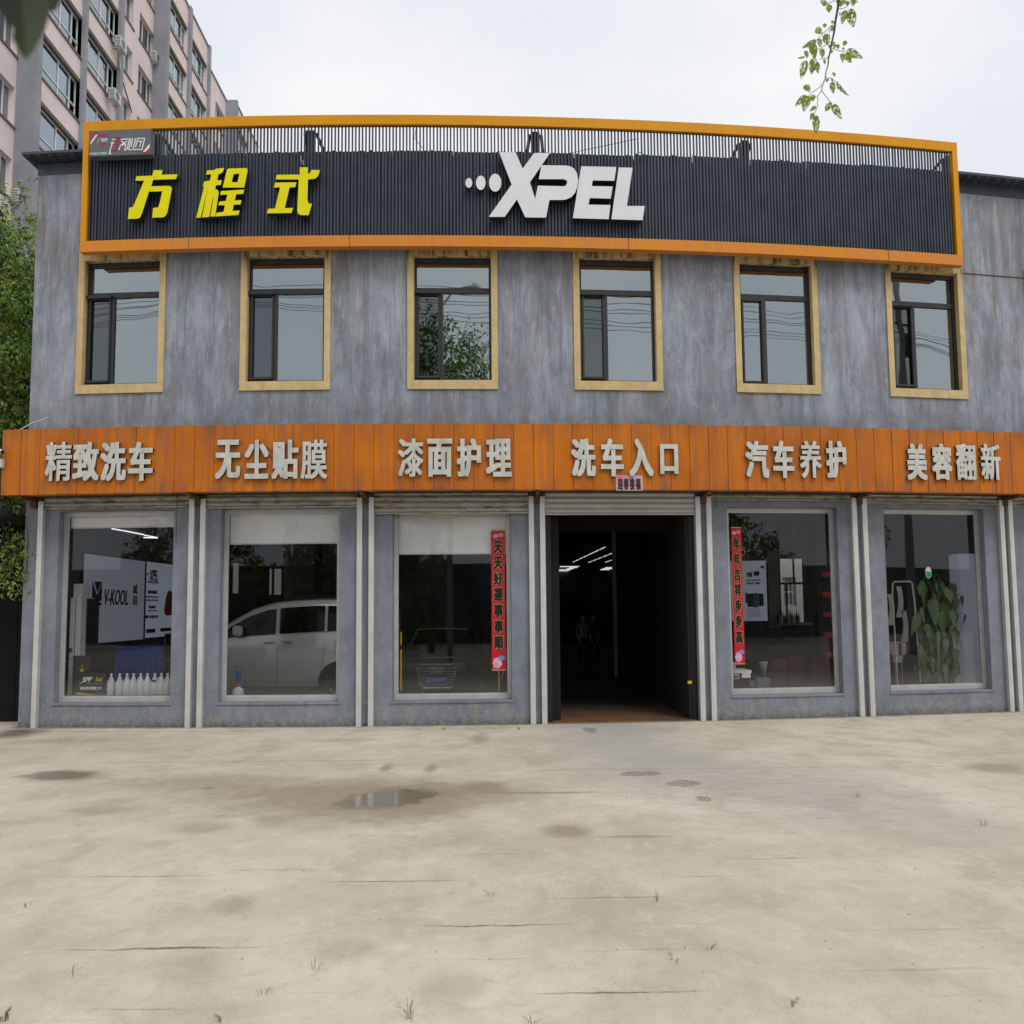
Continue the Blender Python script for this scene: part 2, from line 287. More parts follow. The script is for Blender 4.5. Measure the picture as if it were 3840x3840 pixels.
M['bronze'] = simple('dark_bronze_frame', (.028, .026, .027), .45, .2, .5, .2, 8)
M['slate'] = simple('slate_roof_metal', (.055, .065, .085), .5, .2, .4, .2, 3)
M['white_paint'] = simple('white_paint', (.72, .72, .71), .5, var=.06)
M['plastic_white'] = simple('white_acrylic', (.68, .68, .77), .3, 0, .3, .03, 3)
M['acrylic_side'] = simple('dark_acrylic_return', (.018, .03, .028), .4, var=.1)
M['yellow'] = simple('yellow_acrylic', (.78, .66, .0), .45, 0, .2, .04, 3)
M['sign_grey'] = simple('grey_sign_face', (.118, .122, .145), .45, .2, var=.06)
M['sign_red'] = simple('red_vinyl', (.38, .02, .04), .5, var=.05)
M['red_paper'] = simple('red_couplet_paper', (.5, .004, .03), .5, var=.15, scale=12)
M['gold'] = simple('gold_ink', (.5, .36, .1), .5, var=.1)
M['ink'] = simple('black_ink', (.008, .008, .008), .5, var=.05)
M['pink_paper'] = NB('faded_pink_paper'); b = M['pink_paper']
M['pink_paper'] = b.end(b.bsdf(b.mix(b.ramp(b.noise(7, 4, .5), .35, .65), (.55, .12, .32), (.62, .42, .55)), .7))
M['glass_up'] = glass('tinted_reflective_glass', .275, (.45, .48, .48), .055, 1.3, (.86, .97, 1.0))
M['glass_scr'] = glass('screened_glass', .11, (.3, .31, .32), .05, 1.1, (.86, .97, 1.0))
M['glass_shop'] = glass('shop_window_glass', .018, (.97, .97, .97), .012, 1.0, (.9, .95, 1), dust=.006)
M['glass_apt'] = glass('apartment_glass', .36, (.3, .33, .36), .03, .8, (.82, .92, 1))
M['glass_car'] = simple('car_window_glass', (.004, .005, .005), .06, 0, .15, .01)
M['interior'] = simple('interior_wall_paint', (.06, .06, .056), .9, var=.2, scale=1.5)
M['interior_lite'] = simple('lit_interior_wall', (.22, .22, .2), .9, var=.12, scale=1.5)  # paler interior colour
M['interior_black'] = simple('blackened_workshop_wall', (.012, .012, .012), .9, var=.2)  # near black interior colour
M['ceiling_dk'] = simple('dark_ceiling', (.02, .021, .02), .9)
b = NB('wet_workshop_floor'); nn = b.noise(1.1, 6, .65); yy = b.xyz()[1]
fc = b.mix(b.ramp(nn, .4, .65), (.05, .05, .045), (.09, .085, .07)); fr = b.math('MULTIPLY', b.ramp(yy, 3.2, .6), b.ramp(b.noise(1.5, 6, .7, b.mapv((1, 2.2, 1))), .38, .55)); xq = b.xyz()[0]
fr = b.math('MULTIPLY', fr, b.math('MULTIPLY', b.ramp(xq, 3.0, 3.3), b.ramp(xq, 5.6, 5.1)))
fc = b.mix(fr, fc, (.2, .075, .022)); M['floor_in'] = b.end(b.bsdf(b.mix(b.ramp(yy, 3, 6), fc, (.025, .025, .024)), .6, bump=nn, bstr=.1))  # floor colour darkens with depth, painting in the dimness of the hall
M['blind'] = simple('roller_blind_cloth', (.8, .8, .76), .9, var=.03)
M['tube'] = emit('lit_tube', (1, 1, .97), 1.1)
M['tube_hot'] = emit('lit_tube_bright', (1, 1, .98), .7)
M['skylight'] = emit('daylit_roof_sheet', (.9, .95, 1), .9)
M['lightbox'] = NB('lightbox_face'); b = M['lightbox']
p = b.bsdf((.42, .44, .5), .4); p.inputs['Emission Color'].default_value = (.75, .82, 1, 1); p.inputs['Emission Strength'].default_value = .085; M['lightbox'] = b.end(p)
M['lightbox2'] = NB('lightbox_face_bright'); b = M['lightbox2']
p = b.bsdf((.45, .5, .58), .4); p.inputs['Emission Color'].default_value = (.68, .82, 1, 1); p.inputs['Emission Strength'].default_value = .13; M['lightbox2'] = b.end(p)
M['print_dark'] = simple('dark_print', (.02, .022, .03), .5, var=.02)
M['car_white'] = simple('pearl_white_car_paint', (.78, .79, .77), .2, .05, .6, .03, 2, coat=.6)
M['car_black'] = simple('black_car_paint', (.004, .004, .005), .3, .0, .4, .02, 2, coat=.25)
M['tyre'] = simple('tyre_rubber', (.012, .012, .012), .85)
M['chrome'] = simple('chrome', (.8, .81, .83), .25, .45, .5, .02)
M['black_plastic'] = simple('black_plastic', (.012, .012, .013), .5, var=.1)
M['plate_blue'] = simple('blue_plate', (.03, .08, .55), .4, var=.02)
M['white_dull'] = simple('dull_white_metal', (.5, .51, .51), .55, var=.05)
M['jug'] = simple('milky_plastic', (.6, .63, .66), .4, var=.05)
M['blue_plastic'] = simple('blue_plastic', (.02, .06, .3), .4)
M['red_plastic'] = simple('red_plastic', (.4, .02, .02), .4)
M['yellow_band'] = simple('yellow_band', (.65, .4, .01), .5)
b = NB('red_plaid_cloth'); x, y, z = b.xyz()
st = b.ramp(b.math('ABSOLUTE', b.math('SUBTRACT', b.math('FRACT', b.math('MULTIPLY', z, 22)), .5)), .12, .2)
c_ = b.mix(st, (.015, .006, .01), (.07, .012, .02)); vx = b.math('FRACT', b.math('MULTIPLY', b.math('ADD', x, 0), 2.6))
c_ = b.mix(b.ramp(b.math('ABSOLUTE', b.math('SUBTRACT', vx, .5)), .06, .04), c_, (.01, .05, .02)); c_ = b.mix(b.ramp(b.math('ABSOLUTE', b.math('SUBTRACT', vx, .5)), .022, .015), c_, (.5, .01, .02))
M['plaid'] = b.end(b.bsdf(c_, .9))
b = NB('ribbed_cream_cloth'); x, y, z = b.xyz(); st = b.ramp(b.math('ABSOLUTE', b.math('SUBTRACT', b.math('FRACT', b.math('MULTIPLY', z, 24)), .5)), .3, .42)
M['rib_cream'] = b.end(b.bsdf(b.mix(st, (.42, .38, .34), (.1, .09, .08)), .9))
def leaf_mat(name, c1, c2, tr=.35, scale=3):
    b = NB(name); n = b.noise(scale, 3, .6); n2 = b.noise(scale*12, 2)
    c = b.mix(b.ramp(n, .35, .65), c1, c2); c = b.mix(b.math('MULTIPLY', b.ramp(n2, .4, .7), .4), c, tuple(v*.5 for v in c1))
    d = b.n('ShaderNodeBsdfDiffuse'); b.set(d.inputs[0], c); t = b.n('ShaderNodeBsdfTranslucent'); b.set(t.inputs[0], b.mix(.5, c, tuple(min(1, v*2) for v in c2)))
    g = b.n('ShaderNodeBsdfGlossy'); g.inputs[0].default_value = (.6, .6, .6, 1); g.inputs['Roughness'].default_value = .45
    m1 = b.n('ShaderNodeMixShader'); m1.inputs[0].default_value = tr; b.t.links.new(d.outputs[0], m1.inputs[1]); b.t.links.new(t.outputs[0], m1.inputs[2])
    m2 = b.n('ShaderNodeMixShader'); m2.inputs[0].default_value = .05; b.t.links.new(m1.outputs[0], m2.inputs[1]); b.t.links.new(g.outputs[0], m2.inputs[2])
    return b.end(m2)
M['leaf_a'] = leaf_mat('elm_leaf', (.085, .16, .02), (.17, .28, .04))
M['leaf_b'] = leaf_mat('elm_leaf_pale', (.19, .31, .04), (.28, .42, .07))
M['leaf_c'] = leaf_mat('elm_leaf_dark', (.018, .038, .01), (.035, .065, .016))
M['leaf_br'] = leaf_mat('mulberry_leaf', (.11, .19, .003), (.21, .31, .006), .6, 9)
M['leaf_fg'] = leaf_mat('shaded_leaf', (.012, .022, .002), (.02, .038, .003), .15, 9)  # very dark green for the leaves near the lens
M['leaf_in'] = leaf_mat('houseplant_leaf', (.06, .12, .045), (.13, .21, .085), .2, 6)
M['bark'] = simple('tree_bark', (.07, .055, .04), .95, var=.3, scale=12, bump=.5)
M['twig'] = simple('thin_twig', (.035, .028, .03), .8)
M['pink_wall'] = simple('pink_render', (.7, .6, .59), .9, 0, .2, .07, .8)
M['apt_grey'] = simple('grey_render', (.28, .285, .315), .9, 0, .2, .14, .7)
M['apt_sill'] = simple('dark_lintel', (.14, .12, .1), .9)
M['upvc'] = simple('white_window_frame', (.66, .68, .68), .45, var=.04)
M['concrete_pole'] = simple('concrete_pole', (.3, .29, .27), .9)
M['black_void'] = simple('soot_black', (.006, .006, .006), .95)  # flat black standing in for deep shade
# ------------------------------------------------------------------ object helpers
WL = {}
def tag(o, label=None, cat=None, group=None, kind=None):
    for k, v in (('label', label), ('category', cat), ('group', group), ('kind', kind)):
        if v: o[k] = v
    return o
def empty(name, loc, label, cat, group=None, rz=0):
    o = bpy.data.objects.new(name, None); o.empty_display_size = .2; COL.objects.link(o); o.location = loc; o.rotation_euler.z = rz
    WL[o] = Vector(loc); return tag(o, label, cat, group)
class MB:
    def __init__(s, bow=False): s.v = []; s.f = []; s.mi = []; s.bow = bow; s.smooth = False
    def add(s, vs, fs, mi=0):
        o = len(s.v); s.v += [tuple(q) for q in vs]; s.f += [tuple(i+o for i in f) for f in fs]; s.mi += [mi]*len(fs); return s
    def box(s, x0, x1, y0, y1, z0, z1, mi=0, nx=1):
        if s.bow and nx == 1: nx = max(1, int(abs(x1-x0)/1.0)+1)
        vs = []; fs = []
        for i in range(nx+1):
            x = x0+(x1-x0)*i/nx; vs += [(x, y0, z0), (x, y1, z0), (x, y1, z1), (x, y0, z1)]
        for i in range(nx):
            a = 4*i
            for j in range(4): fs.append((a+j, a+(j+1) % 4, a+4+(j+1) % 4, a+4+j))
        fs += [(3, 2, 1, 0), tuple(4*nx+k for k in (0, 1, 2, 3))]
        return s.add(vs, fs, mi)
    def hollow(s, x0, x1, z0, z1, y0, y1, wl, wb=None, wt=None, wr=None, mi=0):   # rectangular frame, stiles butt between rails
        wb = wl if wb is None else wb; wt = wl if wt is None else wt; wr = wl if wr is None else wr
        s.box(x0, x1, y0, y1, z0, z0+wb, mi); s.box(x0, x1, y0, y1, z1-wt, z1, mi)
        s.box(x0, x0+wl, y0, y1, z0+wb, z1-wt, mi); s.box(x1-wr, x1, y0, y1, z0+wb, z1-wt, mi); return s
    def tube(s, pts, r, n=8, mi=0, cap=True):
        pts = [Vector(p) for p in pts]; rs = r if isinstance(r, (list, tuple)) else [r]*len(pts); vs = []; fs = []
        for i, p in enumerate(pts):
            t = (pts[min(i+1, len(pts)-1)]-pts[max(i-1, 0)]).normalized()
            a = t.orthogonal().normalized() if i == 0 else (a-t*a.dot(t)).normalized()
            bb = t.cross(a)
            for k in range(n): th = 2*PI*k/n; vs.append(p+(a*math.cos(th)+bb*math.sin(th))*rs[i])
        for i in range(len(pts)-1):
            for k in range(n): fs.append((i*n+k, i*n+(k+1) % n, (i+1)*n+(k+1) % n, (i+1)*n+k))
        if cap: fs += [tuple(range(n))[::-1], tuple(range((len(pts)-1)*n, len(pts)*n))]
        return s.add(vs, fs, mi)
    def lathe(s, prof, c=(0, 0, 0), n=16, mi=0):
        vs = []; fs = []
        for (r, z) in prof:
            for k in range(n): th = 2*PI*k/n; vs.append((c[0]+r*math.cos(th), c[1]+r*math.sin(th), c[2]+z))
        for i in range(len(prof)-1):
            for k in range(n): fs.append((i*n+k, i*n+(k+1) % n, (i+1)*n+(k+1) % n, (i+1)*n+k))
        fs += [tuple(range(n))[::-1], tuple(range((len(prof)-1)*n, len(prof)*n))]
        return s.add(vs, fs, mi)
    def prism(s, loops, fn, t0, t1, mf=0, ms=0):   # loops: outer + holes of 2D points; fn(a, b, t) -> 3D
        tri = tessellate_polygon([[Vector((p[0], p[1], 0)) for p in lp] for lp in loops])
        flat = [p for lp in loops for p in lp]
        s.add([fn(p[0], p[1], t1) for p in flat], [tuple(t) for t in tri], mf)
        s.add([fn(p[0], p[1], t0) for p in flat], [tuple(t) for t in tri], ms)
        for lp in loops:
            k = len(lp); vs = [fn(p[0], p[1], t0) for p in lp]+[fn(p[0], p[1], t1) for p in lp]
            s.add(vs, [(i, (i+1) % k, k+(i+1) % k, k+i) for i in range(k)], ms)
        return s
def put(name, mb, mats, parent=None, label=None, cat=None, group=None, kind=None, org=None, smooth=False, bevel=0.0):
    v = np.array(mb.v, float)
    if mb.bow: v[:, 1] += BOW*v[:, 0]**2
    if org is None: c = Vector(((v[:, 0].min()+v[:, 0].max())/2, (v[:, 1].min()+v[:, 1].max())/2, v[:, 2].min()))
    else: c = Vector(org)
    v -= np.array(c)
    me = bpy.data.meshes.new(name); me.from_pydata(v.tolist(), [], mb.f)
    for m in (mats if isinstance(mats, (list, tuple)) else [mats]): me.materials.append(M[m] if isinstance(m, str) else m)
    me.polygons.foreach_set('material_index', mb.mi)
    if smooth: me.polygons.foreach_set('use_smooth', [True]*len(me.polygons))
    o = bpy.data.objects.new(name, me); COL.objects.link(o)
    if parent: o.parent = parent; o.location = c-WL[parent]
    else: o.location = c
    WL[o] = c
    if bevel:
        bm = bmesh.new(); bm.from_mesh(me); bmesh.ops.recalc_face_normals(bm, faces=bm.faces)
        bmesh.ops.bevel(bm, geom=[e for e in bm.edges if len(e.link_faces) == 2 and e.calc_face_angle(0) > .5], offset=bevel, segments=2, affect='EDGES', clamp_overlap=True); bm.to_mesh(me); bm.free()
    else:
        bm = bmesh.new(); bm.from_mesh(me); bmesh.ops.recalc_face_normals(bm, faces=bm.faces); bm.to_mesh(me); bm.free()
    return tag(o, label, cat, group, kind)
def copy_tree(o, loc, rz=None, label=None, parent=None):
    c = o.copy(); COL.objects.link(c); c.parent = parent
    if loc is not None: c.location = loc
    if rz is not None: c.rotation_euler.z = rz
    if label: c['label'] = label
    for ch in [k for k in o.children]: copy_tree(ch, None, None, None, c)
    return c
_gc = {}
def glyph(ch):
    if ch in _gc: return _gc[ch]
    c = bpy.data.curves.new('tmp', 'FONT'); c.body = ch; c.size = 1; c.resolution_u = 3; c.fill_mode = 'FRONT'
    o = bpy.data.objects.new('tmp', c); COL.objects.link(o)
    dg = bpy.context.evaluated_depsgraph_get(); dg.update()
    me = o.evaluated_get(dg).to_mesh()
    v = [(p.co.x, p.co.y) for p in me.vertices]; f = [tuple(p.vertices) for p in me.polygons]
    o.evaluated_get(dg).to_mesh_clear(); bpy.data.objects.remove(o); bpy.data.curves.remove(c)
    ec = {}
    for p in f:
        for i in range(len(p)): e = (p[i], p[(i+1) % len(p)]); ec[frozenset(e)] = ec.get(frozenset(e), []) + [e]
    bd = [x[0] for x in ec.values() if len(x) == 1]
    a = np.array(v); mn, mxx = a.min(0), a.max(0); _gc[ch] = (v, f, bd, mn, mxx); return _gc[ch]
def text(mb, s, fn, w_, h_, bx=0.0, by=0.0, t=.002, t0=0.0, mf=0, ms=0, shear=0.0, k=2):
    """lettering filling the box w_ x h_; bx, by embolden it by overlaying shifted copies; fn(a, b, t) -> 3D"""
    v, f, bd, mn, mxx = glyph(s); sx = (w_-2*bx)/(mxx[0]-mn[0]); sy = (h_-2*by)/max(.05, mxx[1]-mn[1])
    pts = [((p[0]-mn[0])*sx+bx, (p[1]-mn[1])*sy+by) for p in v]
    sh = [(0, 0)]
    if bx or by: sh = [(bx*i/k, by*j) for i in range(-k, k+1) for j in ((-1, 0, 1) if by else (0,))]
    for q, (dx, dy) in enumerate(sh):
        e = t+q*.00023
        mb.add([fn(p[0]+dx+shear*(p[1]+dy), p[1]+dy, e) for p in pts], f, mf)
        if t0 is not None and t-t0 > .004:
            m_ = len(pts); mb.add([fn(p[0]+dx+shear*(p[1]+dy), p[1]+dy, t0) for p in pts]+[fn(p[0]+dx+shear*(p[1]+dy), p[1]+dy, e) for p in pts], [(a, c, c+m_, a+m_) for a, c in bd], ms)
    return mb
def onf(u0, z0, d0): return lambda a, b_, t: (u0+a, -(d0+t), z0+b_)          # facade frame, facing the camera
# ------------------------------------------------------------------ ground and neighbours
g = MB()
xs = [-400, -60, -20, 20, 60, 400]; ys = [-400, -60, -20, 0, 20, 60, 400]
g.add([(x, y, 0) for y in ys for x in xs], [(j*6+i, j*6+i+1, (j+1)*6+i+1, (j+1)*6+i) for j in range(6) for i in range(5)])
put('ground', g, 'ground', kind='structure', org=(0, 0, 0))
ap = MB(bow=True); ap.box(-5.85, 16.5, -.42, .02, .001, .016)
put('wall_foot_kerb', ap, 'ground', kind='structure')
# ================================================================== SHOP BUILDING
UL, UR, TOP = -5.69, 17.0, 9.57
B = empty('shop_building', (UL, 0, 0), 'two storey grey plastered car workshop with shop windows, roller shutters and an open gate', 'building')
X0, PB, WW = -4.106, 2.85, 1.542
WIN = [X0+PB*k for k in range(8)]
IW = .665
bays = [(-5.09, -3.10), (-2.30, -.305), (.58, 2.556), (6.28, 8.27), (9.146, 11.10), (12.2, 14.1)]
GATE = (3.145, 5.70)
OZ0, OZ1 = .41, 3.63
def panel_wall(mb, holes, x0, x1, z0, z1, y):
    xs = sorted({x0, x1, *[h[0] for h in holes], *[h[1] for h in holes]}); zs = sorted({z0, z1, *[h[2] for h in holes], *[h[3] for h in holes]})
    xs2 = []
    for a, c in zip(xs, xs[1:]):
        n = max(1, int((c-a)/.8)); xs2 += [a+(c-a)*i/n for i in range(n)]
    xs2.append(xs[-1])
    for a, c in zip(xs2, xs2[1:]):
        for d, e in zip(zs, zs[1:]):
            cx, cz = (a+c)/2, (d+e)/2
            if any(h[0] < cx < h[1] and h[2] < cz < h[3] for h in holes): continue
            mb.add([(a, y, d), (c, y, d), (c, y, e), (a, y, e)], [(0, 1, 2, 3)])
holes = [(c-IW, c+IW, 5.79, 7.98) for c in WIN]+[(a, c, OZ0, OZ1) for a, c in bays]+[(GATE[0], GATE[1], -.02, 3.83)]
wm = MB(bow=True)
panel_wall(wm, holes, UL, UR, -.05, TOP, 0); panel_wall(wm, holes, UL, UR, -.05, TOP, .3)
for h in holes:
    for (p, q) in (((h[0], h[2]), (h[1], h[2])), ((h[1], h[2]), (h[1], h[3])), ((h[1], h[3]), (h[0], h[3])), ((h[0], h[3]), (h[0], h[2]))):
        wm.add([(p[0], 0, p[1]), (q[0], 0, q[1]), (q[0], .3, q[1]), (p[0], .3, p[1])], [(0, 1, 2, 3)])
wm.box(UL, UL+.25, .301, 37, -.05, TOP); wm.box(UR-.25, UR, .301, 8, -.05, TOP)
put('wall', wm, 'wall', B)
# roof
r = MB(bow=True); r.box(UL-.003, -4.63, -.012, .0, TOP-.002, TOP+.2); r.box(10.66, UR, -.012, .0, TOP-.03, TOP+.19); r.box(UL-.003, UR, 0, .2, TOP, TOP+.2); put('roof_fascia', r, 'slate', B)
r = MB(bow=True)
for (a, c, z) in ((UL-.15, -4.66, TOP+.235), (10.7, UR+.3, TOP+.185)):
    r.box(a, c, -.3, .6, z, z+.045)
    x = a+.06
    while x < c-.05: r.add([(x, -.28, z-.003), (x+.09, -.28, z-.003), (x+.06, -.28, z-.03), (x+.03, -.28, z-.03), (x, .0, z-.003), (x+.09, .0, z-.003), (x+.06, .0, z-.03), (x+.03, 0, z-.03)], [(0, 1, 2, 3), (3, 2, 6, 7), (0, 3, 7, 4), (1, 2, 6, 5)]); x += .2
r.box(UL-.15, UR+.3, .6, 8, TOP+.2, TOP+.25); r.box(UL-.15, 8.6, 8.0, 37, TOP+.2, TOP+.25)
put('roof', r, 'slate', B)
pp = MB(bow=True); pp.box(8.6+2.35, UR, -.008, -.002, 8.0-.012, 8.0+.01); put('rusty_joint_strip', pp, 'rust', B)
# upper windows
for k, c in enumerate(WIN):
    s = MB(bow=True); hw = WW/2
    s.hollow(c-hw, c+hw, 5.635, 8.17, -.03, -.001, hw-IW, 5.79-5.635, 8.17-7.98)
    s.hollow(c-IW, c+IW, 5.79, 7.98, -.0005, .11, .006); put('window_surround', s, 'trim', B)
    yf0, yf1 = .1, .17
    x0, x1, z0, z1 = c-IW+.007, c+IW-.007, 5.797, 7.973
    f = MB(bow=True); f.hollow(x0, x1, z0, z1, yf0, yf1, .038, .035, .075); f.box(x0+.038, x1-.038, yf0, yf1, 7.35, 7.44)
    xm = x0+.44; f.box(xm, xm+.05, yf0, yf1, z0+.035, 7.35)
    W = put('window', f, 'bronze', B)
    p = MB(bow=True); p.box(x0+.038, x1-.038, .135, .14, 7.44, z1-.075); put('pane', p, 'glass_up', W)
    p = MB(bow=True); p.box(xm+.05, x1-.038, .135, .14, z0+.035, 7.35); put('pane', p, 'glass_up', W)
    p = MB(bow=True); p.box(x0+.07, xm-.03, .135, .14, z0+.07, 7.31); put('pane', p, 'glass_scr' if k != 4 else 'glass_up', W)
    s = MB(bow=True); s.hollow(x0+.04, xm-.003, z0+.037, 7.345, .075, .13, .035)
    if k != 4: s.box(x0-.004, xm+.01, .03, .095, 7.325, 7.385); s.box(x0+.02, xm-.02, .04, .095, z0+.045, z0+.085)
    put('sash', s, 'bronze', W, bevel=.006)
# upper rooms
u = MB(bow=True); u.box(UL+.26, UR-.26, 2.6, 2.7, 4.0, TOP); put('room_partition', u, 'interior_lite', B)
u = MB(bow=True); u.box(UL+.26, UR-.26, .31, 7.9, 4.12, 4.25); put('floor_slab', u, 'ceiling_dk', B)
u = MB(); u.box(UL+.26, 8.6, 7.9, 37.2, 4.12, 4.25); put('workshop_ceiling', u, 'ceiling_dk', B)
# interior shell
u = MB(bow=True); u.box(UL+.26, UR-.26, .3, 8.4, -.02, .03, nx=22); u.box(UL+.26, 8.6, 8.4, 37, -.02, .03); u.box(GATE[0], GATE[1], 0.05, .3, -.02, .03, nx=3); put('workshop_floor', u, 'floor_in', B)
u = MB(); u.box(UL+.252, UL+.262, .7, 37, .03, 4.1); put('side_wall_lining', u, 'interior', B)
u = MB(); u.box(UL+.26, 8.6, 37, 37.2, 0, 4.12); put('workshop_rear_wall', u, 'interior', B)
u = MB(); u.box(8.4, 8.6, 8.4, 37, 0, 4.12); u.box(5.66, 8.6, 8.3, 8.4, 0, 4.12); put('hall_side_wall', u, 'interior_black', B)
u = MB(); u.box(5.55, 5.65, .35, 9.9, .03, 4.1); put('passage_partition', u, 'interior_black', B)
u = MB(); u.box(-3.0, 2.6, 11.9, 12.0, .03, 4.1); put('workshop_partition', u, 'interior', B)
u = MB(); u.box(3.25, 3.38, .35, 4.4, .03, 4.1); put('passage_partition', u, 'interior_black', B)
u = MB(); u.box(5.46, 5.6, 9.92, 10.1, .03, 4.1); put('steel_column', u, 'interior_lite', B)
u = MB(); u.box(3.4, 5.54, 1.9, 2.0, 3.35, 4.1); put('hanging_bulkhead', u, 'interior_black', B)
# rear of the right hand shop: wall with a real window and a neighbour beyond
rw = MB(); panel_wall(rw, [(8.86, 9.5, 1.5, 3.06)], 5.65, UR-.25, .03, 4.1, 6.0); panel_wall(rw, [(8.86, 9.5, 1.5, 3.06)], 5.65, UR-.25, .03, 4.1, 6.25)
for (p, q) in (((8.86, 1.5), (9.5, 1.5)), ((9.5, 1.5), (9.5, 3.06)), ((9.5, 3.06), (8.86, 3.06)), ((8.86, 3.06), (8.86, 1.5))):
    rw.add([(p[0], 6.0, p[1]), (q[0], 6.0, q[1]), (q[0], 6.25, q[1]), (p[0], 6.25, p[1])], [(0, 1, 2, 3)])
put('rear_shop_wall', rw, 'interior', B)
u = MB(); u.box(8.6, 8.86, 5.95, 5.998, 1.4, 3.2); put('window_pier', u, 'interior_lite', B)
f = MB(); f.hollow(8.87, 9.49, 1.51, 3.05, 6.02, 6.08, .03); f.box(8.9, 9.46, 6.02, 6.08, 2.42, 2.47); f.box(9.22, 9.25, 6.021, 6.079, 2.47, 3.02); f.box(9.03, 9.06, 6.021, 6.079, 1.54, 2.42)
W = put('window', f, 'bronze', B); p = MB(); p.box(8.9, 9.46, 6.048, 6.052, 1.54, 3.02); put('pane', p, 'glass_shop', W)
f = MB(); f.hollow(8.99-.12, 9.0, 1.54, 3.02, 6.3, 6.34, .06); put('yellow_reveal', f, 'trim', B)
NY = 15.0
g0 = Yp(2700+612*.388, 1900+965*.388, NY); g1 = Yp(2700+730*.388, 1900+682*.388, NY)
nb = MB(); panel_wall(nb, [(g0[0], g1[0], g0[1], g1[1])], 8.7, 24, 0, 5.5, NY); nb.box(8.7, 24, NY+.4, NY+.6, 0, 5.5); nbo = put('neighbour_wall', nb, 'white_paint', label='pale rear neighbour wall seen through the back window of the shop', cat='building')
f = MB(); f.hollow(g0[0], g1[0], g0[1], g1[1], NY+.05, NY+.1, .06); zm = (g0[1]+g1[1])/2; f.box(g0[0]+.06, g1[0]-.06, NY+.05, NY+.1, zm-.03, zm+.03)
for i in range(1, 4):
    xx = g0[0]+(g1[0]-g0[0])*i/4; f.box(xx-.02, xx+.02, NY+.051, NY+.099, g0[1]+.06, zm-.03); f.box(xx-.02, xx+.02, NY+.051, NY+.099, zm+.03, g1[1]-.06)
put('window_grille', f, 'upvc', nbo)
# shop windows
for k, (a, c) in enumerate(bays):
    f = MB(bow=True); f.hollow(a+.004, c-.004, OZ0+.004, OZ1-.004, .17, .26, .05, .075, .06); f.hollow(a+.054, c-.054, OZ0+.079, OZ1-.064, .2, .24, .022)
    W = put('window', f, 'alu', B)
    p = MB(bow=True); p.box(a+.07, c-.07, .218, .223, OZ0+.1, OZ1-.08); put('pane', p, 'glass_shop', W)
    s = MB(bow=True); s.box(a-.03, c+.03, -.018, .168, OZ0-.035, OZ0-.001); put('window_sill', s, 'wall', B)
# inner sills and gate jambs
for (a, c) in ((GATE[0]-.003, GATE[0]+.09), (GATE[1]-.09, GATE[1]+.003)):
    s = MB(bow=True); s.box(a, c, .06, .36, 0, 3.8); put('gate_jamb', s, 'black_plastic', B)
s = MB(bow=True); s.box(5.53, 5.6, .06, .08, .62, .67); put('yellow_sticker', s, 'yellow_band', B)
# shutters
rails = [(-5.375, -2.769), (-2.577, .041), (.238, 2.903), (3.09, 5.75), (5.942, 8.561), (8.753, 11.42), (11.6, 14.3)]
sb = [F(700, 1902, .05)[1], F(1000, 1905, .05)[1], F(1650, 1927, .05)[1], F(2300, 1931, .05)[1], F(2950, 1877, .05)[1], F(3500, 1890, .05)[1], 3.68]
for k, (a, c) in enumerate(rails):
    m_ = 'shutter_clean' if k == 3 else 'shutter'
    s = MB(bow=True); s.box(a+.05, c-.05, -.075, -.035, sb[k], sb[k]+.022)
    S = put('roller_shutter', s, m_, B, label={3: 'clean pale shutter rolled up above the open gate', 2: 'mud streaked shutter lowered furthest over its window'}.get(k))
    z = sb[k]+.024
    while z < 3.9:
        h = .095; mbs = MB(bow=True)
        prof = [(-.04, 0), (-.052, .01), (-.066, .03), (-.068, .055), (-.058, .078), (-.045, .086), (-.045, h-.002), (-.035, h-.002), (-.035, 0)]
        nx = 4; xs = [a+.05+(c-a-.1)*i/nx for i in range(nx+1)]; np_ = len(prof)
        mbs.add([(x, p[0], z+p[1]) for x in xs for p in prof], [(i*np_+j, i*np_+(j+1) % np_, (i+1)*np_+(j+1) % np_, (i+1)*np_+j) for i in range(nx) for j in range(np_)])
        put('shutter_slat', mbs, m_, S); z += h
    for x in (a, c):
        s = MB(bow=True); s.box(x-.042, x+.042, -.1, -.001, 0.0, 3.79); s.box(x-.012, x-.006, -.104, -.1, 0.02, 3.78)
        for zz in (.25, 1.45, 2.5, 3.4): s.lathe([(.008, 0), (.008, .006)], (x+.02, -.1, zz), 6)
        put('shutter_rail', s, 'alu_rail', B)
# steel brackets under the band
for x in (-5.5, -2.67, .14, 3.0, 5.85, 8.66, 11.5):
    s = MB(bow=True); s.box(x-.03, x+.03, -.56, -.003, 3.78, 3.83); s.box(x-.05, x+.05, -.12, -.003, 3.68, 3.78); put('band_bracket', s, 'rust', B)
for pts in ([(382, 1850), (380, 1862), (372, 1872), (378, 1876)], [(662, 1852), (660, 1880), (668, 1900), (672, 1880), (664, 1856)], [(664, 1880), (662, 1960), (660, 2040)], [(1030, 1848), (1030, 1862), (1022, 1860)], [(1320, 1848), (1330, 1862), (1350, 1866), (1360, 1850)], [(1968, 1845), (1966, 1880), (1962, 1908)], [(2680, 1845), (2686, 1870), (2690, 1905)], [(2860, 1842), (2862, 1852)], [(3602, 1848), (3600, 1862), (3608, 1860)], [(1697, 1842), (1692, 1856)]):
    q = MB(bow=True); q.tube([(F(a, c, .12)[0], -.12, F(a, c, .12)[1]) for a, c in pts], .0045, 4); put('loose_wire', q, 'steel_dark', B)
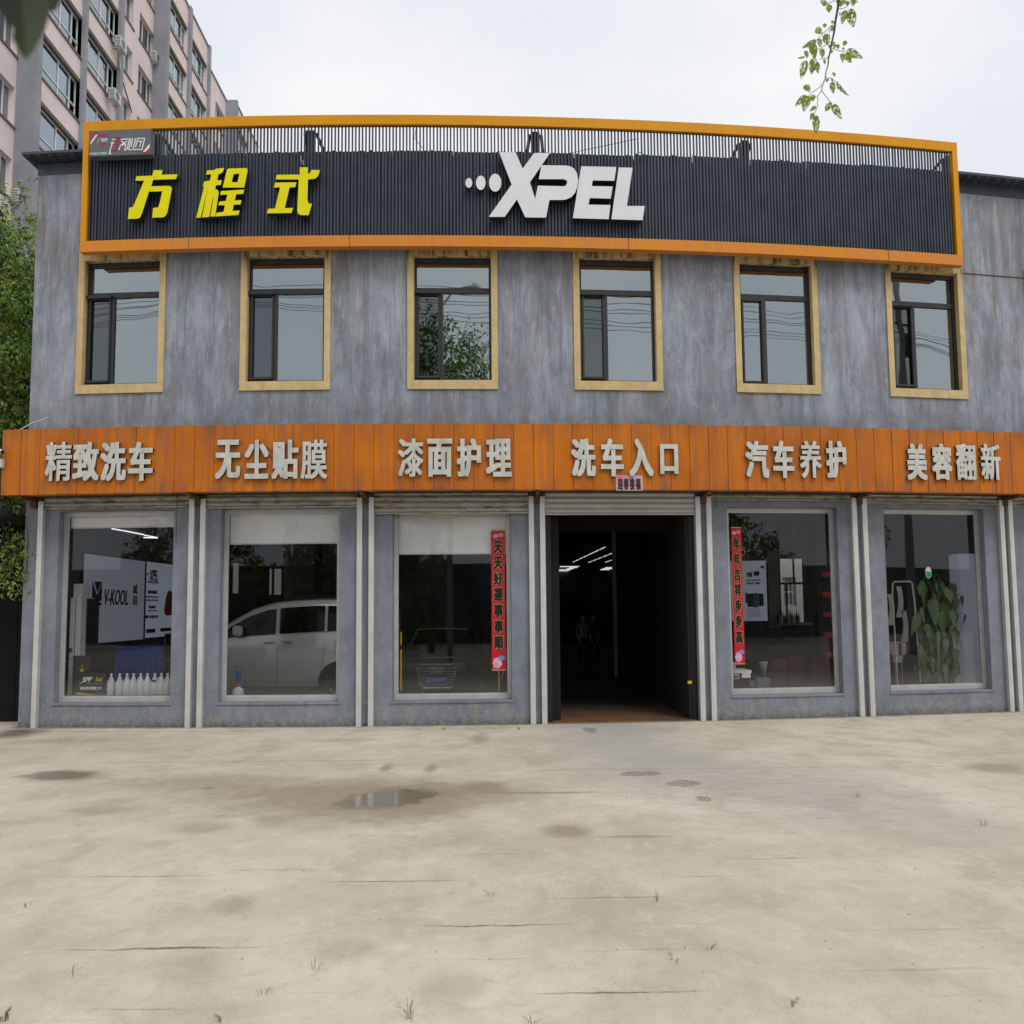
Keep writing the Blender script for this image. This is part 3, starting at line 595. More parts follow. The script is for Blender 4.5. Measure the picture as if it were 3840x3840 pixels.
# ================================================================== ORANGE BAND
BL, PWD, BZ0, BZ1, BD = -5.80, .3235, 3.838, 4.924, .6
BA = empty('fascia_sign', (BL, -BD, BZ0), 'long orange metal panel sign band with silver Chinese letters above the shop windows', 'sign')
s = MB(bow=True); s.box(BL+.01, UR, -BD+.03, -.002, BZ0+.012, BZ1-.012); put('backing', s, 'steel_dark', BA)
npan = int((UR-BL)/PWD); pm = None
for i in range(npan):
    x = BL+PWD*i
    if pm is None:
        q = MB(); q.box(-PWD/2+.003, PWD/2-.003, 0, .028, 0, BZ1-BZ0); q.box(-PWD/2+.003, PWD/2-.003, .028, .2, BZ1-BZ0-.01, BZ1-BZ0); q.box(-PWD/2+.003, PWD/2-.003, .028, .2, 0, .01)
        pm = put('panel', q, 'orange', BA, org=(0, 0, 0)); o = pm
    else:
        o = pm.copy(); COL.objects.link(o)
    xc = x+PWD/2; jz = rng.uniform(-.004, .004)
    o.location = Vector((xc, fy(xc)-BD+rng.uniform(-.003, .003), BZ0+jz))-WL[BA]; o.rotation_euler = (rng.uniform(-.004, .004), 0, math.atan(2*BOW*xc))
groups = [
 ('精致洗车', 0, 960, .49689, [(346, 536), (552, 742), (762, 947), (972, 1150)], 1405, 1695),
 ('无尘贴膜', 0, 1500, .67288, [(1202, 1338), (1365, 1495), (1516, 1662), (1677, 1823)], 222, 438),
 ('漆面护理', 1300, 1500, .67288, [(285, 428), (449, 589), (613, 750), (776, 920)], 215, 427),
 ('洗车入口', 1300, 1500, .67288, [(1250, 1390), (1415, 1546), (1572, 1710), (1745, 1850)], 215, 426),
 ('汽车养护', 2540, 1500, .67288, [(377, 513), (530, 655), (680, 807), (826, 947)], 226, 435),
 ('美容翻新', 2540, 1500, .67288, [(1276, 1397), (1415, 1537), (1549, 1670), (1687, 1808)], 242, 446)]
hv0 = set('精漆翻膜养新')
for (s_, ox, oy, sc_, spans, yt, yb) in groups:
    for ch, (a, c) in zip(s_, spans):
        t_, b_ = (245, 412) if ch == '口' else (yt, yb)
        u0, z1 = F(ox+a*sc_, oy+t_*sc_, BD+.06); u1, z0 = F(ox+c*sc_, oy+b_*sc_, BD+.06)
        w_, h_ = u1-u0, z1-z0; bx = (.0135 if ch in hv0 else .0195); by = (.009 if ch in hv0 else .0165)
        m_ = MB(bow=True); text(m_, ch, onf(u0, z0, BD), w_, h_, bx, by, t=.055, t0=.004, mf=0, ms=1)
        put('letter', m_, ['letter', 'letter_side'], BA, label='silver character '+ch)
# fallen stroke outline beside the second character of 无尘贴膜
u0, z1 = F(1000, 1675, BD+.01); q = MB(bow=True); q.prism([[(0, 0), (.07, -.05), (.16, -.2), (.1, -.22), (.02, -.1)], [(.01, -.012), (.025, -.09), (.1, -.2), (.145, -.19), (.065, -.06)]], lambda a, b_, t: (u0+a, -BD-.004-t, z1+b_), 0, .006); put('fallen_stroke_mark', q, 'rust', BA)
# ================================================================== ROOFTOP SIGN
SLx, SR, SZ0, SZ1, SD = -4.711, 10.754, 8.0, 10.306, .35
SG = empty('rooftop_sign', (SLx, -SD, SZ0), 'long dark slatted roof sign in an amber frame with large yellow and white letters', 'sign')
s = MB(bow=True); s.box(SLx, SR, -SD, -.25, SZ1-.17, SZ1); put('frame_top_rail', s, 'amber', SG)
s = MB(bow=True); s.box(SLx, SR, -SD, -.2, SZ0, SZ0+.19); put('frame_bottom_rail', s, 'amber_worn', SG)
for a in (SLx, SR-.1): s = MB(bow=True); s.box(a, a+.1, -SD, -.1, SZ0+.19, SZ1-.17); put('frame_stile', s, 'amber', SG)
for x in (F(708+0, 900, SD)[0], F(1310, 900, SD)[0], F(2357, 900, SD)[0], F(3330, 900, SD)[0]):
    s = MB(bow=True); s.box(x-.004, x+.004, -SD-.002, -SD+.02, SZ0+.002, SZ0+.188); put('rail_joint', s, 'rust', SG)
pitch = .0577; ns = int((SR-SLx-.22)/pitch); sm = None
for i in range(ns):
    x = SLx+.125+pitch*i
    if sm is None:
        q = MB(); q.box(-.0135, .0135, 0, .022, 0, SZ1-.17-SZ0-.19); sm = put('slat', q, 'slat', SG, org=(0, 0, 0)); o = sm
    else: o = sm.copy(); COL.objects.link(o)
    o.location = Vector((x+rng.uniform(-.002, .002), fy(x)-SD+.05+rng.uniform(-.004, .004), SZ0+.19))-WL[SG]; o.rotation_euler = (0, rng.uniform(-.0015, .0015), math.atan(2*BOW*x))
bt = 9.727
i = 0; x = SLx+.1
while x < SR-.12:
    x1 = min(x+1.04, SR-.11); q = MB(bow=True); n = int((x1-x)/.052); top = bt+.1*(max(0, x-4)/6.5)+rng.uniform(-.015, .015)
    vs = []
    for j in range(n+1):
        xx = x+(x1-x-.006)*j/n; yo = -.235 if j % 2 else -.215; zt = top+(rng.uniform(0, .03) if rng.random() < .2 else 0); vs += [(xx, yo, SZ0+.19), (xx, yo, zt)]
    q.add(vs, [(2*j, 2*j+2, 2*j+3, 2*j+1) for j in range(n)]); put('cladding_sheet', q, 'cladding', SG); x = x1
q = MB(bow=True); q.box(SLx+.1, SR-.1, -.2, -.19, 9.4, 9.43); q.box(SLx+.1, SR-.1, -.2, -.17, 8.5, 8.54); put('rear_rail', q, 'steel_dark', SG)
for px in (590, 1165, 2008, 2790, 3548):
    u0, _ = F(px, 520, .1); q = MB(bow=True); q.box(u0-.07, u0+.07, -.17, -.03, 8.2, SZ1-.17); q.tube([(u0+.1, -.1, SZ1-.2), (u0+.26, 1.4, 9.8)], .03, 6); q.tube([(u0-.1, -.1, SZ1-.2), (u0-.22, 1.4, 9.8)], .03, 6); put('support_post', q, 'steel_dark', SG)
# thin stray wires
for (pts, m_) in (([(2110, 580), (2300, 540), (2390, 520), (2395, 570), (2440, 590)], 'twig'), ([(1130, 585), (1127, 600), (1140, 620), (1136, 600)], 'white_dull'), ([(632, 585), (636, 605), (634, 630)], 'rust'), ([(1560, 480), (1555, 520), (1590, 560)], 'twig')):
    q = MB(bow=True); q.tube([(F(a, c, .37)[0], -.37, F(a, c, .37)[1]) for a, c in pts], .005, 5); put('loose_wire', q, m_, SG)
LD = .36
def trace(name, loops_px, ox, oy, s_, mf, label, t=.09, lift=0.0):
    q = MB(bow=True)
    for loops in loops_px:
        lp = [[F(ox+a*s_, oy+c*s_, LD+t) for a, c in lo] for lo in loops]
        q.prism(lp, lambda a, b_, tt: (a, -tt, b_), LD-.03, LD+t+lift, 0, 1)
    return put(name, q, [mf, 'acrylic_side'], SG, label=label)
fang = [(305, 213), (385, 212), (378, 254), (520, 250), (508, 293), (300, 300), (283, 358), (440, 355), (462, 362), (470, 378), (466, 400), (430, 590), (418, 618), (400, 636), (385, 640), (292, 643), (300, 555), (345, 550), (360, 510), (382, 403), (262, 407), (200, 600), (185, 635), (172, 648), (155, 652), (70, 655), (83, 552), (115, 548), (125, 530), (218, 308), (138, 308), (150, 268), (292, 262)]
cheng = [[[(868, 200), (945, 192), (930, 230), (905, 247), (892, 248), (880, 305), (922, 303), (912, 345), (868, 350), (862, 385), (880, 388), (892, 405), (892, 425), (862, 632), (817, 632), (850, 445), (838, 480), (807, 637), (742, 640), (798, 360), (731, 643), (690, 643), (760, 370), (752, 355), (762, 315), (815, 308), (825, 250), (780, 254), (790, 215), (850, 213)]],
         [[(970, 207), (985, 198), (1140, 193), (1152, 200), (1155, 222), (1125, 370), (930, 370), (965, 225)], [(1030, 248), (1082, 243), (1064, 322), (1010, 322)]],
         [[(915, 402), (1125, 388), (1115, 428), (1052, 430), (1038, 487), (1100, 483), (1090, 523), (1030, 525), (1018, 582), (1083, 578), (1072, 618), (865, 632), (875, 598), (938, 590), (950, 530), (890, 530), (900, 497), (958, 492), (972, 433), (907, 437)]]]
shi = [[[(1405, 325), (1598, 322), (1587, 366), (1535, 368), (1492, 557), (1567, 555), (1553, 600), (1330, 604), (1342, 563), (1403, 560), (1450, 369), (1395, 370)]],
       [[(1628, 187), (1702, 187), (1702, 250), (1722, 235), (1735, 210), (1810, 212), (1803, 240), (1790, 270), (1765, 290), (1702, 297), (1697, 480), (1703, 505), (1712, 515), (1738, 518), (1708, 620), (1635, 620), (1612, 605), (1606, 580), (1618, 297), (1408, 296), (1420, 255), (1628, 252)]]]
trace('letter', [[fang]], 450, 550, .4141, 'yellow', 'large yellow character 方')
trace('letter', cheng, 450, 550, .4141, 'yellow', 'large yellow character 程')
trace('letter', shi, 450, 550, .4141, 'yellow', 'large yellow character 式')
for (cx_, cy_, rx_, ry_) in ((117, 676, 26, 37), (207, 675, 36, 54), (316, 674, 46, 68)):
    trace('letter_dot', [[[(cx_+rx_*math.cos(2*PI*i/28), cy_+ry_*math.sin(2*PI*i/28)) for i in range(28)]]], 1700, 350, .49689, 'plastic_white', None, .07)
trace('letter', [[[(345, 443), (470, 445), (523, 568), (610, 450), (730, 450), (578, 672), (620, 803), (640, 938), (543, 935), (480, 800), (388, 932), (268, 932), (440, 688)]]], 1700, 350, .49689, 'plastic_white', 'large white letter X')
trace('letter', [[[(665, 543), (850, 545), (880, 550), (910, 567), (932, 600), (943, 655), (935, 710), (918, 752), (890, 784), (850, 801), (820, 805), (725, 805), (700, 938), (590, 937), (638, 697), (830, 702), (850, 696), (860, 672), (852, 655), (830, 648), (645, 648)]]], 1700, 350, .49689, 'plastic_white', 'large white letter P', lift=.003)
trace('letter', [[[(965, 550), (1230, 556), (1215, 660), (1052, 657), (1045, 700), (1202, 703), (1188, 795), (1030, 790), (1020, 840), (1186, 843), (1172, 950), (902, 942)]]], 1700, 350, .49689, 'plastic_white', 'large white letter E', lift=.001)
trace('letter', [[[(1248, 559), (1353, 561), (1310, 850), (1445, 850), (1428, 957), (1193, 950)]]], 1700, 350, .49689, 'plastic_white', 'large white letter L')
# small grey corner sign
k_ = .17598
def cs(x, y, d=.5): return F(300+x*k_, 460+y*k_, d)
q = MB(bow=True); c1, c2_, c3, c4 = cs(228, 160, .52), cs(1535, 135, .52), cs(1500, 685, .52), cs(190, 715, .52)
SX0, SX1, SZa, SZb = (c1[0]+c4[0])/2, (c2_[0]+c3[0])/2, (c4[1]+c3[1])/2, (c1[1]+c2_[1])/2
q.box(SX0, SX1, -.52, -.36, SZa, SZb)
CS = put('corner_sign', q, 'sign_grey', label='small grey sign with white and red letters at the upper left of the roof sign', cat='sign', bevel=.006)
def sp(x, y): a = (x-209)/1310; b_ = (y-(150-.019*(x-200)))/553; return (SX0+a*(SX1-SX0), SZb-b_*(SZb-SZa))
def flat(loops, m_, nm, dd=.5215, mp_=sp, par=CS, **kw):
    q = MB(bow=True)
    for lo in loops: q.prism([[mp_(*p) for p in l] for l in lo], lambda a, b_, t: (a, -t, b_), dd, dd+.003)
    return put(nm, q, m_, par, **kw)
def bar(x0, y0, x1, y1, w_):
    dx, dy = x1-x0, y1-y0; l = math.hypot(dx, dy); nx, ny = -dy/l*w_/2, dx/l*w_/2
    return [[(x0+nx, y0+ny), (x1+nx, y1+ny), (x1-nx, y1-ny), (x0-nx, y0-ny)]]
flat([[[(238, 205), (400, 195), (385, 235), (330, 242), (228, 385)]], [[(1480, 560), (1480, 652), (1325, 655), (1345, 630), (1415, 625)]]], 'sign_red', 'corner_triangle')
flat([[[(335, 240), (378, 238), (235, 440), (222, 435), (225, 395)]], [[(1490, 455), (1488, 530), (1410, 625), (1350, 625)]]], 'white_paint', 'corner_stripe')
heart = [(383, 290), (388, 250), (410, 225), (445, 213), (480, 225), (500, 240), (520, 215), (555, 210), (590, 230), (600, 270), (592, 305), (570, 300), (575, 265), (555, 245), (535, 260), (530, 300), (495, 298), (470, 262), (440, 247), (415, 255), (400, 280), (395, 300)]
flat([[heart], [[(420, 420), (540, 412), (478, 498)]]], 'sign_red', 'heart_emblem')
wb = []
for (x0, y0, x1, y1) in [(683, 350, 755, 350), (660, 420, 735, 420), (700, 400, 632, 655), (620, 650, 680, 645), (870, 350, 1030, 345), (960, 330, 958, 350), (885, 385, 990, 465), (1010, 385, 870, 480), (880, 470, 990, 470), (870, 480, 835, 580), (985, 480, 960, 575), (950, 575, 1005, 575), (1060, 325, 1010, 575), (1090, 340, 1048, 570), (1045, 575, 1115, 575), (1130, 330, 1095, 520), (1190, 330, 1140, 575), (1225, 340, 1390, 338), (1235, 340, 1190, 530), (1380, 340, 1330, 575), (1140, 575, 1340, 572), (1240, 400, 1335, 398), (1310, 390, 1280, 520)]:
    wb.append(bar(x0, y0, x1, y1, 22))
flat(wb, 'white_paint', 'stylised_lettering'); sm_ = [[[(380+(x-630)*.285, 395+(y-575)*.3) for x, y in l] for l in lo] for lo in wb]
flat(sm_, 'white_paint', 'stylised_lettering', .5255)
flat([bar(800, 300, 735, 585, 26), bar(770, 305, 865, 300, 20), bar(855, 305, 795, 575, 26), bar(765, 580, 800, 578, 20), bar(690, 583, 740, 580, 18), bar(812, 290, 800, 330, 26)], 'sign_red', 'stylised_lettering', .525)
q = MB(bow=True); a_ = sp(210, 668); b_ = sp(578, 612); text(q, '汽车服务行业联盟', onf(a_[0], a_[1], .5215), b_[0]-a_[0], b_[1]-a_[1], .0012, 0, t=.002, t0=None); put('small_lettering', q, 'white_paint', CS)
# ================================================================== COUPLETS AND PAPER
def couplet(x0, x1, z0, z1, chars, label, x1b=None):
    q = MB(bow=True); q.box(x0, x1, .196, .199, z0, z1); P = put('couplet_banner', q, 'red_paper', label=label, cat='banner', group=None)
    wd = x1-x0; h = z1-z0
    q = MB(bow=True); q.box(x0, x1, .193, .196, z1-.02, z1-.006); q.box(x0, x1, .193, .196, z0+.006, z0+.02); put('gold_edging', q, 'gold', P)
    n = len(chars); zt = z1-h*.065; zb = z0+h*.145; st = (zt-zb)/n
    for lay, (bx, t, m_) in enumerate(((.017, .0, 'gold'), (.0095, .004, 'ink'))):
        q = MB(bow=True)
        for i, ch in enumerate(chars):
            hh = st*.86; ww = wd*.74; zz = zt-st*(i+1)+st*.05
            e = .0 if lay == 0 else .0065
            text(q, ch, onf(x0+wd*.13+e, zz+e, -.192), ww-2*e, hh-2*e, bx, bx*.75, t=t, t0=None, shear=.0)
        put('calligraphy', q, m_, P)
    # printed fish at the foot and flowers at the head, as flat colour shapes
    for (cx_, cz_, rx_, rz_, m_) in ((.38, .055, .3, .035, 'pink_paper'), (.7, .09, .22, .014, 'blue_ink'), (.3, .028, .2, .008, 'blue_ink'), (.62, .05, .1, .012, 'paper_white'), (.3, .955, .18, .014, 'pink_paper'), (.7, .962, .2, .013, 'paper_pale'), (.45, .06, .08, .01, 'paper_white')):
        q = MB(bow=True); q.prism([[(x0+wd*cx_+wd*rx_*math.cos(2*PI*i/14)*(1+.15*(i % 2)), z0+h*cz_+h*rz_*math.sin(2*PI*i/14)*(1+.2*(i % 2))) for i in range(14)]], lambda a, b_, t: (a, -t, b_), -.195, -.1925+.0004*cx_*3); put('printed_motif', q, m_, P)
    return P
M['blue_ink'] = simple('blue_ink', (.1, .3, .55), .6); M['paper_white'] = simple('white_ink', (.6, .5, .45), .6); M['paper_pale'] = simple('pale_ink', (.5, .3, .16), .6)
def cb(ox, oy, s_, x0, y0, x1, y1):
    a = F(ox+x0*s_, oy+y0*s_, -.2); c = F(ox+x1*s_, oy+y1*s_, -.2); return a[0], c[0], c[1], a[1]
x0, x1, z0, z1 = cb(1400, 1900, .44, 1003, 197, 1130, 1398); couplet(x0, x1, z0, z1, '天天好運事事順', 'tall red couplet banner reading 天天好運事事順 at the left of the gate')
x0, x1, z0, z1 = cb(2700, 1900, .388, 104, 195, 243, 1525); couplet(x0, x1, z0, z1, '年年吉祥步步高', 'tall red couplet banner reading 年年吉祥步步高 to the right of the gate')
a_ = F(2250+470*.1294, 1700+640*.1294, BD+.03); c_ = F(2250+1240*.1294, 1700+1075*.1294, BD+.03)
q = MB(bow=True); q.box(a_[0], c_[0], -BD-.016, -BD-.012, c_[1], a_[1]); PK = put('pink_poster', q, 'white_dull', label='small faded pink paper reading 迎春接福 on the orange band over the gate', cat='poster')
q = MB(bow=True); q.box(a_[0]+.012, c_[0]-.012, -BD-.018, -BD-.016, c_[1]+.004, a_[1]-.01); put('pink_print', q, 'pink_paper', PK)
wd = (c_[0]-a_[0]-.04)/4
for lay in (0, 1):
    q = MB(bow=True)
    for i, ch in enumerate('迎春接福'): e = .003*lay; text(q, ch, onf(a_[0]+.02+wd*i+e, c_[1]+.012+e, BD+.0185+.003*lay), wd*.92-2*e, (a_[1]-c_[1])*.78-2*e, .007 if not lay else .0045, .004, t=0, t0=None)
    put('calligraphy', q, 'paper_pale' if not lay else 'ink', PK)
# roller blinds
for k, (py) in ((0, 1980), (1, 2041), (2, 2079)):
    a, c = bays[k]; zb = F(1000 if k == 1 else (430 if k == 0 else 1700), py, -.26)[1]
    q = MB(bow=True); q.box(a+.075, c-.075, .272, .276, zb+.02, OZ1-.07)
    RB = put('roller_blind', q, 'blind', label=['short cream roller blind over the first window showing the dark sign boards', 'cream roller blind over the window with the white minivan', 'longest cream roller blind, in the window with the black car'][k], cat='blind', group='roller blinds')
    q = MB(bow=True); q.box(a+.075, c-.075, .266, .282, zb, zb+.02); put('bottom_bar', q, 'alu', RB)
# green oval sticker
a_ = F(3280+487*.414, 1880+645*.414, -.215); q = MB(bow=True); rx_, rz_ = .062, .104
el = lambda f, y0=0: [(a_[0]+rx_*f*math.cos(2*PI*i/28), a_[1]+rz_*f*math.sin(2*PI*i/28)) for i in range(28)]
q.prism([el(1)], lambda a, b_, t: (a, t, b_), .2135, .2155); ST = put('oval_sticker', q, 'sticker_pale' if 'sticker_pale' in M else 'white_dull', label='small green and white oval sticker on the last shop window', cat='sticker')
M['green'] = simple('green_ink', (.02, .3, .12), .5)
q = MB(bow=True); q.prism([[p for p in el(.93) if p[1] < a_[1]+.035]+[]], lambda a, b_, t: (a, t, b_), .2115, .213); put('green_print', q, 'green', ST)
q = MB(bow=True); text(q, '放心', onf(a_[0]-.01, a_[1]-.02, -.2105), .045, .03, t=.001, t0=None); text(q, '食安', onf(a_[0]-.01, a_[1]-.06, -.2105), .045, .03, t=.001, t0=None)
q = MB(bow=True); q.box(a_[0]-.008, a_[0]+.008, .21, .2112, a_[1]-.03, a_[1]-.01); q.box(a_[0]+.018, a_[0]+.034, .21, .2112, a_[1]-.03, a_[1]-.01); q.box(a_[0]-.008, a_[0]+.008, .21, .2112, a_[1]-.06, a_[1]-.04); q.box(a_[0]+.018, a_[0]+.034, .21, .2112, a_[1]-.06, a_[1]-.04); put('blurred_print', q, 'ink', ST)
# ================================================================== THINGS INSIDE THE SHOP
FLR = .03
def obj_at(name, mb, m_, loc, label=None, cat=None, group=None, parent=None, bevel=0, smooth=False, rz=0, kind=None):
    o = put(name, mb, m_, None, label, cat, group, kind, org=(0, 0, 0), bevel=bevel, smooth=smooth)
    o.location = loc; o.rotation_euler.z = rz; WL[o] = Vector(loc)
    if parent: o.parent = parent
    return o
# --- first window: wall boards on the left wall, facing the room
XW = UL+.27
def wtext(q, s_, y0, z0, w_, h_, d, bx=0, by=0, shear=0): text(q, s_, lambda a, b_, t: (XW+d+t, y0+a, z0+b_), w_, h_, bx, by, t=0, t0=None, shear=shear)
def board(y0, y1, z0, z1, m_, label, name):
    q = MB(); q.box(XW, XW+.05, y0-.03, y1+.03, z0-.03, z1+.03); P = put(name, q, 'black_plastic', label=label, cat='light box')
    q = MB(); q.box(XW+.05, XW+.056, y0, y1, z0, z1); put('lit_face', q, m_, P); return P
bx0 = lambda x, y: (200+x*.44, 1900+y*.44)
ya, za = Xp(*bx0(265, 400), XW+.05); yb, zb = Xp(*bx0(780, 460), XW+.05); _, zc = Xp(*bx0(285, 1170), XW+.05)
P1 = board(ya, yb, zc, za, 'lightbox', 'wide white wall board lettered V-KOOL inside the first shop window', 'wall_board')
def w0(x, y): return Xp(*bx0(x, y), XW+.06)
a_, c_ = w0(335, 635), w0(412, 842)
q = MB(); q.box(XW+.056, XW+.058, a_[0], c_[0], c_[1]+.09, a_[1]); q.box(XW+.056, XW+.058, a_[0], c_[0], c_[1], c_[1]+.055); put('logo_block', q, 'print_dark', P1)
q = MB(); ym = (a_[0]+c_[0])/2; zt = a_[1]; q.add([(XW+.0595, a_[0]+.01, zt), (XW+.0595, a_[0]+.07, zt), (XW+.0595, ym+.01, zt-.24), (XW+.0595, ym-.03, zt-.24)], [(0, 1, 2, 3)]); q.add([(XW+.0597, c_[0]-.01, zt), (XW+.0597, c_[0]-.03, zt), (XW+.0597, ym, zt-.24), (XW+.0597, ym+.02, zt-.24)], [(0, 1, 2, 3)]); put('logo_chevron', q, 'lightbox', P1)
a_, c_ = w0(425, 838), w0(652, 712); q = MB(); wtext(q, 'V-KOOL', a_[0], a_[1], c_[0]-a_[0]-.08, c_[1]-a_[1], .058, .011, .004, .15); put('lettering', q, 'print_dark', P1)
a_, c_ = w0(678, 742), w0(718, 665); q = MB(); wtext(q, '威', a_[0], a_[1], c_[0]-a_[0], c_[1]-a_[1], .058, .008, .004)
a_, c_ = w0(678, 838), w0(715, 762); wtext(q, '固', a_[0], a_[1], c_[0]-a_[0], c_[1]-a_[1], .058, .008, .004); put('lettering', q, 'print_dark', P1)
ya, za = Xp(*bx0(797, 468), XW+.05); zc = Xp(*bx0(790, 1118), XW+.05)[1]
P2 = board(ya, ya+2.3, zc, za, 'lightbox2', 'bright white advertising board lettered XPEL, further back on the left inside wall', 'wall_board')
a_, c_ = w0(818, 630), w0(898, 545); q = MB(); wtext(q, 'XPEL', a_[0], a_[1], c_[0]-a_[0]-.04, c_[1]-a_[1], .058, .01, .004, .12)
for x, r_ in ((800, .012), (806, .016), (813, .022)): yy, zz = w0(x, 575); q.add([(XW+.058, yy+r_*1.6*math.cos(i*PI/6), zz+r_*math.sin(i*PI/6)) for i in range(12)], [tuple(range(12))])
for (s_, x0, y0, x1, y1, bb) in (('AUTOMOTIVE SURFACE PRODUCTS', 803, 650, 898, 640, .001), ('解决四大核心问题', 806, 742, 884, 714, .006), ('针对性保护 稳定耐久 持久光亮', 790, 776, 896, 762, .001), ('高透明度 抗划痕 自动修复', 790, 804, 896, 790, .001), ('四大品质保证', 812, 868, 872, 842, .006), ('不发黄 不起泡 不开裂 不脱胶', 803, 894, 882, 880, .001), ('安装一次 安心十年', 783, 954, 895, 922, .01)):
    a_, c_ = w0(x0, y0), w0(x1, y1); wtext(q, s_, a_[0], a_[1], c_[0]-a_[0], max(.02, c_[1]-a_[1]), .058, bb, bb*.5)
put('lettering', q, 'print_dark', P2)
a_, c_ = w0(792, 1078), w0(870, 1040); q = MB(); q.box(XW+.056, XW+.058, a_[0], c_[0], a_[1], c_[1]); a_, c_ = w0(912, 1065), w0(1004, 1030); q.box(XW+.056, XW+.058, a_[0], c_[0]+1, a_[1], c_[1]); put('dark_strip', q, 'print_dark', P2)
a_, c_ = w0(945, 930), w0(1008, 715); q = MB()
cpt = [(0, .2), (.05, .08), (.3, .0), (.9, .02), (1.3, .1), (1.3, .7), (1.0, .9), (.7, 1.0), (.4, .97), (.15, .7)]
q.prism([[(a_[0]+x*.5, a_[1]+z*(c_[1]-a_[1])) for x, z in cpt]], lambda a, b_, t: (XW+.057+t, a, b_), 0, .002); put('red_car_print', q, 'red_plastic', P2)
# white tall cabinet, dark tool cabinet, carton
def yp(x, y, Y, o=bx0): return Yp(*o(x, y), Y)
wx0, wz1 = yp(148, 778, .95); wx1 = yp(240, 778, .95)[0]; wh = wz1-FLR; ww = (wx1-wx0)/2
wc = empty('tall_cabinet', ((wx0+wx1)/2, .95, FLR), 'tall narrow white cabinet at the left edge inside the first window', 'cabinet')
def wput(nm_, q, m_): k = put(nm_, q, m_, org=(0, 0, 0)); k.parent = wc; k.location = (0, 0, 0)
q = MB(); q.box(-ww, ww, 0, .5, 0, wh); wput('body', q, 'white_paint')
q = MB(); q.box(-.004, .004, -.006, 0, .02, wh-.02); q.box(-ww, ww, -.006, 0, 1.08, 1.085); wput('door_seam', q, 'print_dark')
q = MB(); q.box(-ww+.01, -ww+.06, -.04, 0, 1.2, 1.26); wput('handle', q, 'black_plastic')
bx1, bz1 = yp(298, 785, 1.15); q = MB(); q.box(wx1-.02, bx1, 1.15, 1.6, FLR, bz1); dc = put('equipment_cabinet', q, 'black_plastic', label='black equipment cabinet with small drawers beside the tall white cabinet', cat='cabinet')
for i in range(5): q = MB(); q.box(wx1+.01, bx1-.02, 1.14, 1.15, 1.42+.13*i, 1.5+.13*i); put('drawer', q, 'sign_grey', dc)
q = MB(); q.box(wx0+.02, wx1-.01, 1.0, 1.3, wz1+.003, wz1+.25); put('carton', q, 'blind', label='pale carton of filters on top of the tall white cabinet', cat='box')
# black panel, product signs
q = MB(); q.box(-5.02, -4.72, .72, .75, .45, 1.17); bp = put('standing_board', q, 'black_plastic', label='black display panel with yellow arrow emblem behind the SPF Shield sign', cat='sign', bevel=.008)
a_ = yp(245, 1385, .72); q = MB(); q.prism([[(a_[0]-.045, a_[1]+.02), (a_[0], a_[1]-.02), (a_[0]+.045, a_[1]+.02), (a_[0]+.03, a_[1]-.03), (a_[0], a_[1]-.055), (a_[0]-.03, a_[1]-.03)]], lambda a, b_, t: (a, .718-t, b_), 0, .001)
for i in range(3): q.box(a_[0]-.008, a_[0]+.008, .7165, .718, a_[1]+.0+.03*i, a_[1]+.018+.03*i)
put('arrow_emblem', q, 'yellow_band', bp)
def spf(y, x0, x1, z0, z1, label):
    q = MB(); q.box(x0, x1, y, y+.012, z0, z1); P = put('counter_sign', q, 'black_plastic', label=label, cat='sign')
    w_, h_ = x1-x0, z1-z0; f = lambda a, b_, t: (x0+a, y-.001-t, z0+b_)
    q = MB(); text(q, 'SPF', lambda a, b_, t: f(a+w_*.17, b_+h_*.58, t), w_*.32, h_*.24, .006, .003, t=0, t0=None, shear=.35); q.prism([[(x0+w_*.1, z0+h_*.5), (x0+w_*.27, z0+h_*.62), (x0+w_*.27, z0+h_*.65), (x0+w_*.11, z0+h_*.53)]], lambda a, b_, t: (a, y-.0015-t, b_), 0, .0005)
    text(q, '漆面保护膜施工中', lambda a, b_, t: f(a+w_*.12, b_+h_*.24, t), w_*.74, h_*.15, .004, .002, t=0, t0=None); text(q, 'SUPREME PAINT PROTECTION FILMS', lambda a, b_, t: f(a+w_*.37, b_+h_*.5, t), w_*.52, h_*.035, 0, 0, t=0, t0=None); put('white_lettering', q, 'white_paint', P)
    q = MB(); text(q, 'Shield', lambda a, b_, t: f(a+w_*.62, b_+h_*.6, t), w_*.24, h_*.2, .003, .001, t=0, t0=None, shear=.3); put('gold_lettering', q, 'gold', P)
    q = MB(); q.prism([[(x0, z0+.004), (x0, z0+h_*.15), (x0+w_*.66, z0+h_*.03), (x0+w_*.66, z0+.004)]], lambda a, b_, t: (a, y-.001-t, b_), 0, .001); put('yellow_stripe', q, 'yellow_band', P)
    q = MB(); q.prism([[(x0+w_*.5, z0+h_*.06), (x1-.005, z0+h_*.08), (x1-.005, z0+.006), (x0+w_*.7, z0+.006)]], lambda a, b_, t: (a, y-.001-t, b_), 0, .001); put('grey_stripe', q, 'sign_grey', P)
ck_ = MB(); ck_.box(-5.08, -3.12, .48, .95, .44, .5); put('window_ledge', ck_, 'interior_lite', B)
a_, c_ = yp(195, 1583, .6), yp(450, 1415, .6); spf(.6, a_[0], c_[0], .503, c_[1], 'small black sign lettered SPF Shield in the corner of the first window')
spf(.66, a_[0]+.13, c_[0]+.19, .503, c_[1]-.07, 'second black sign mostly hidden behind the SPF Shield sign and bottles')
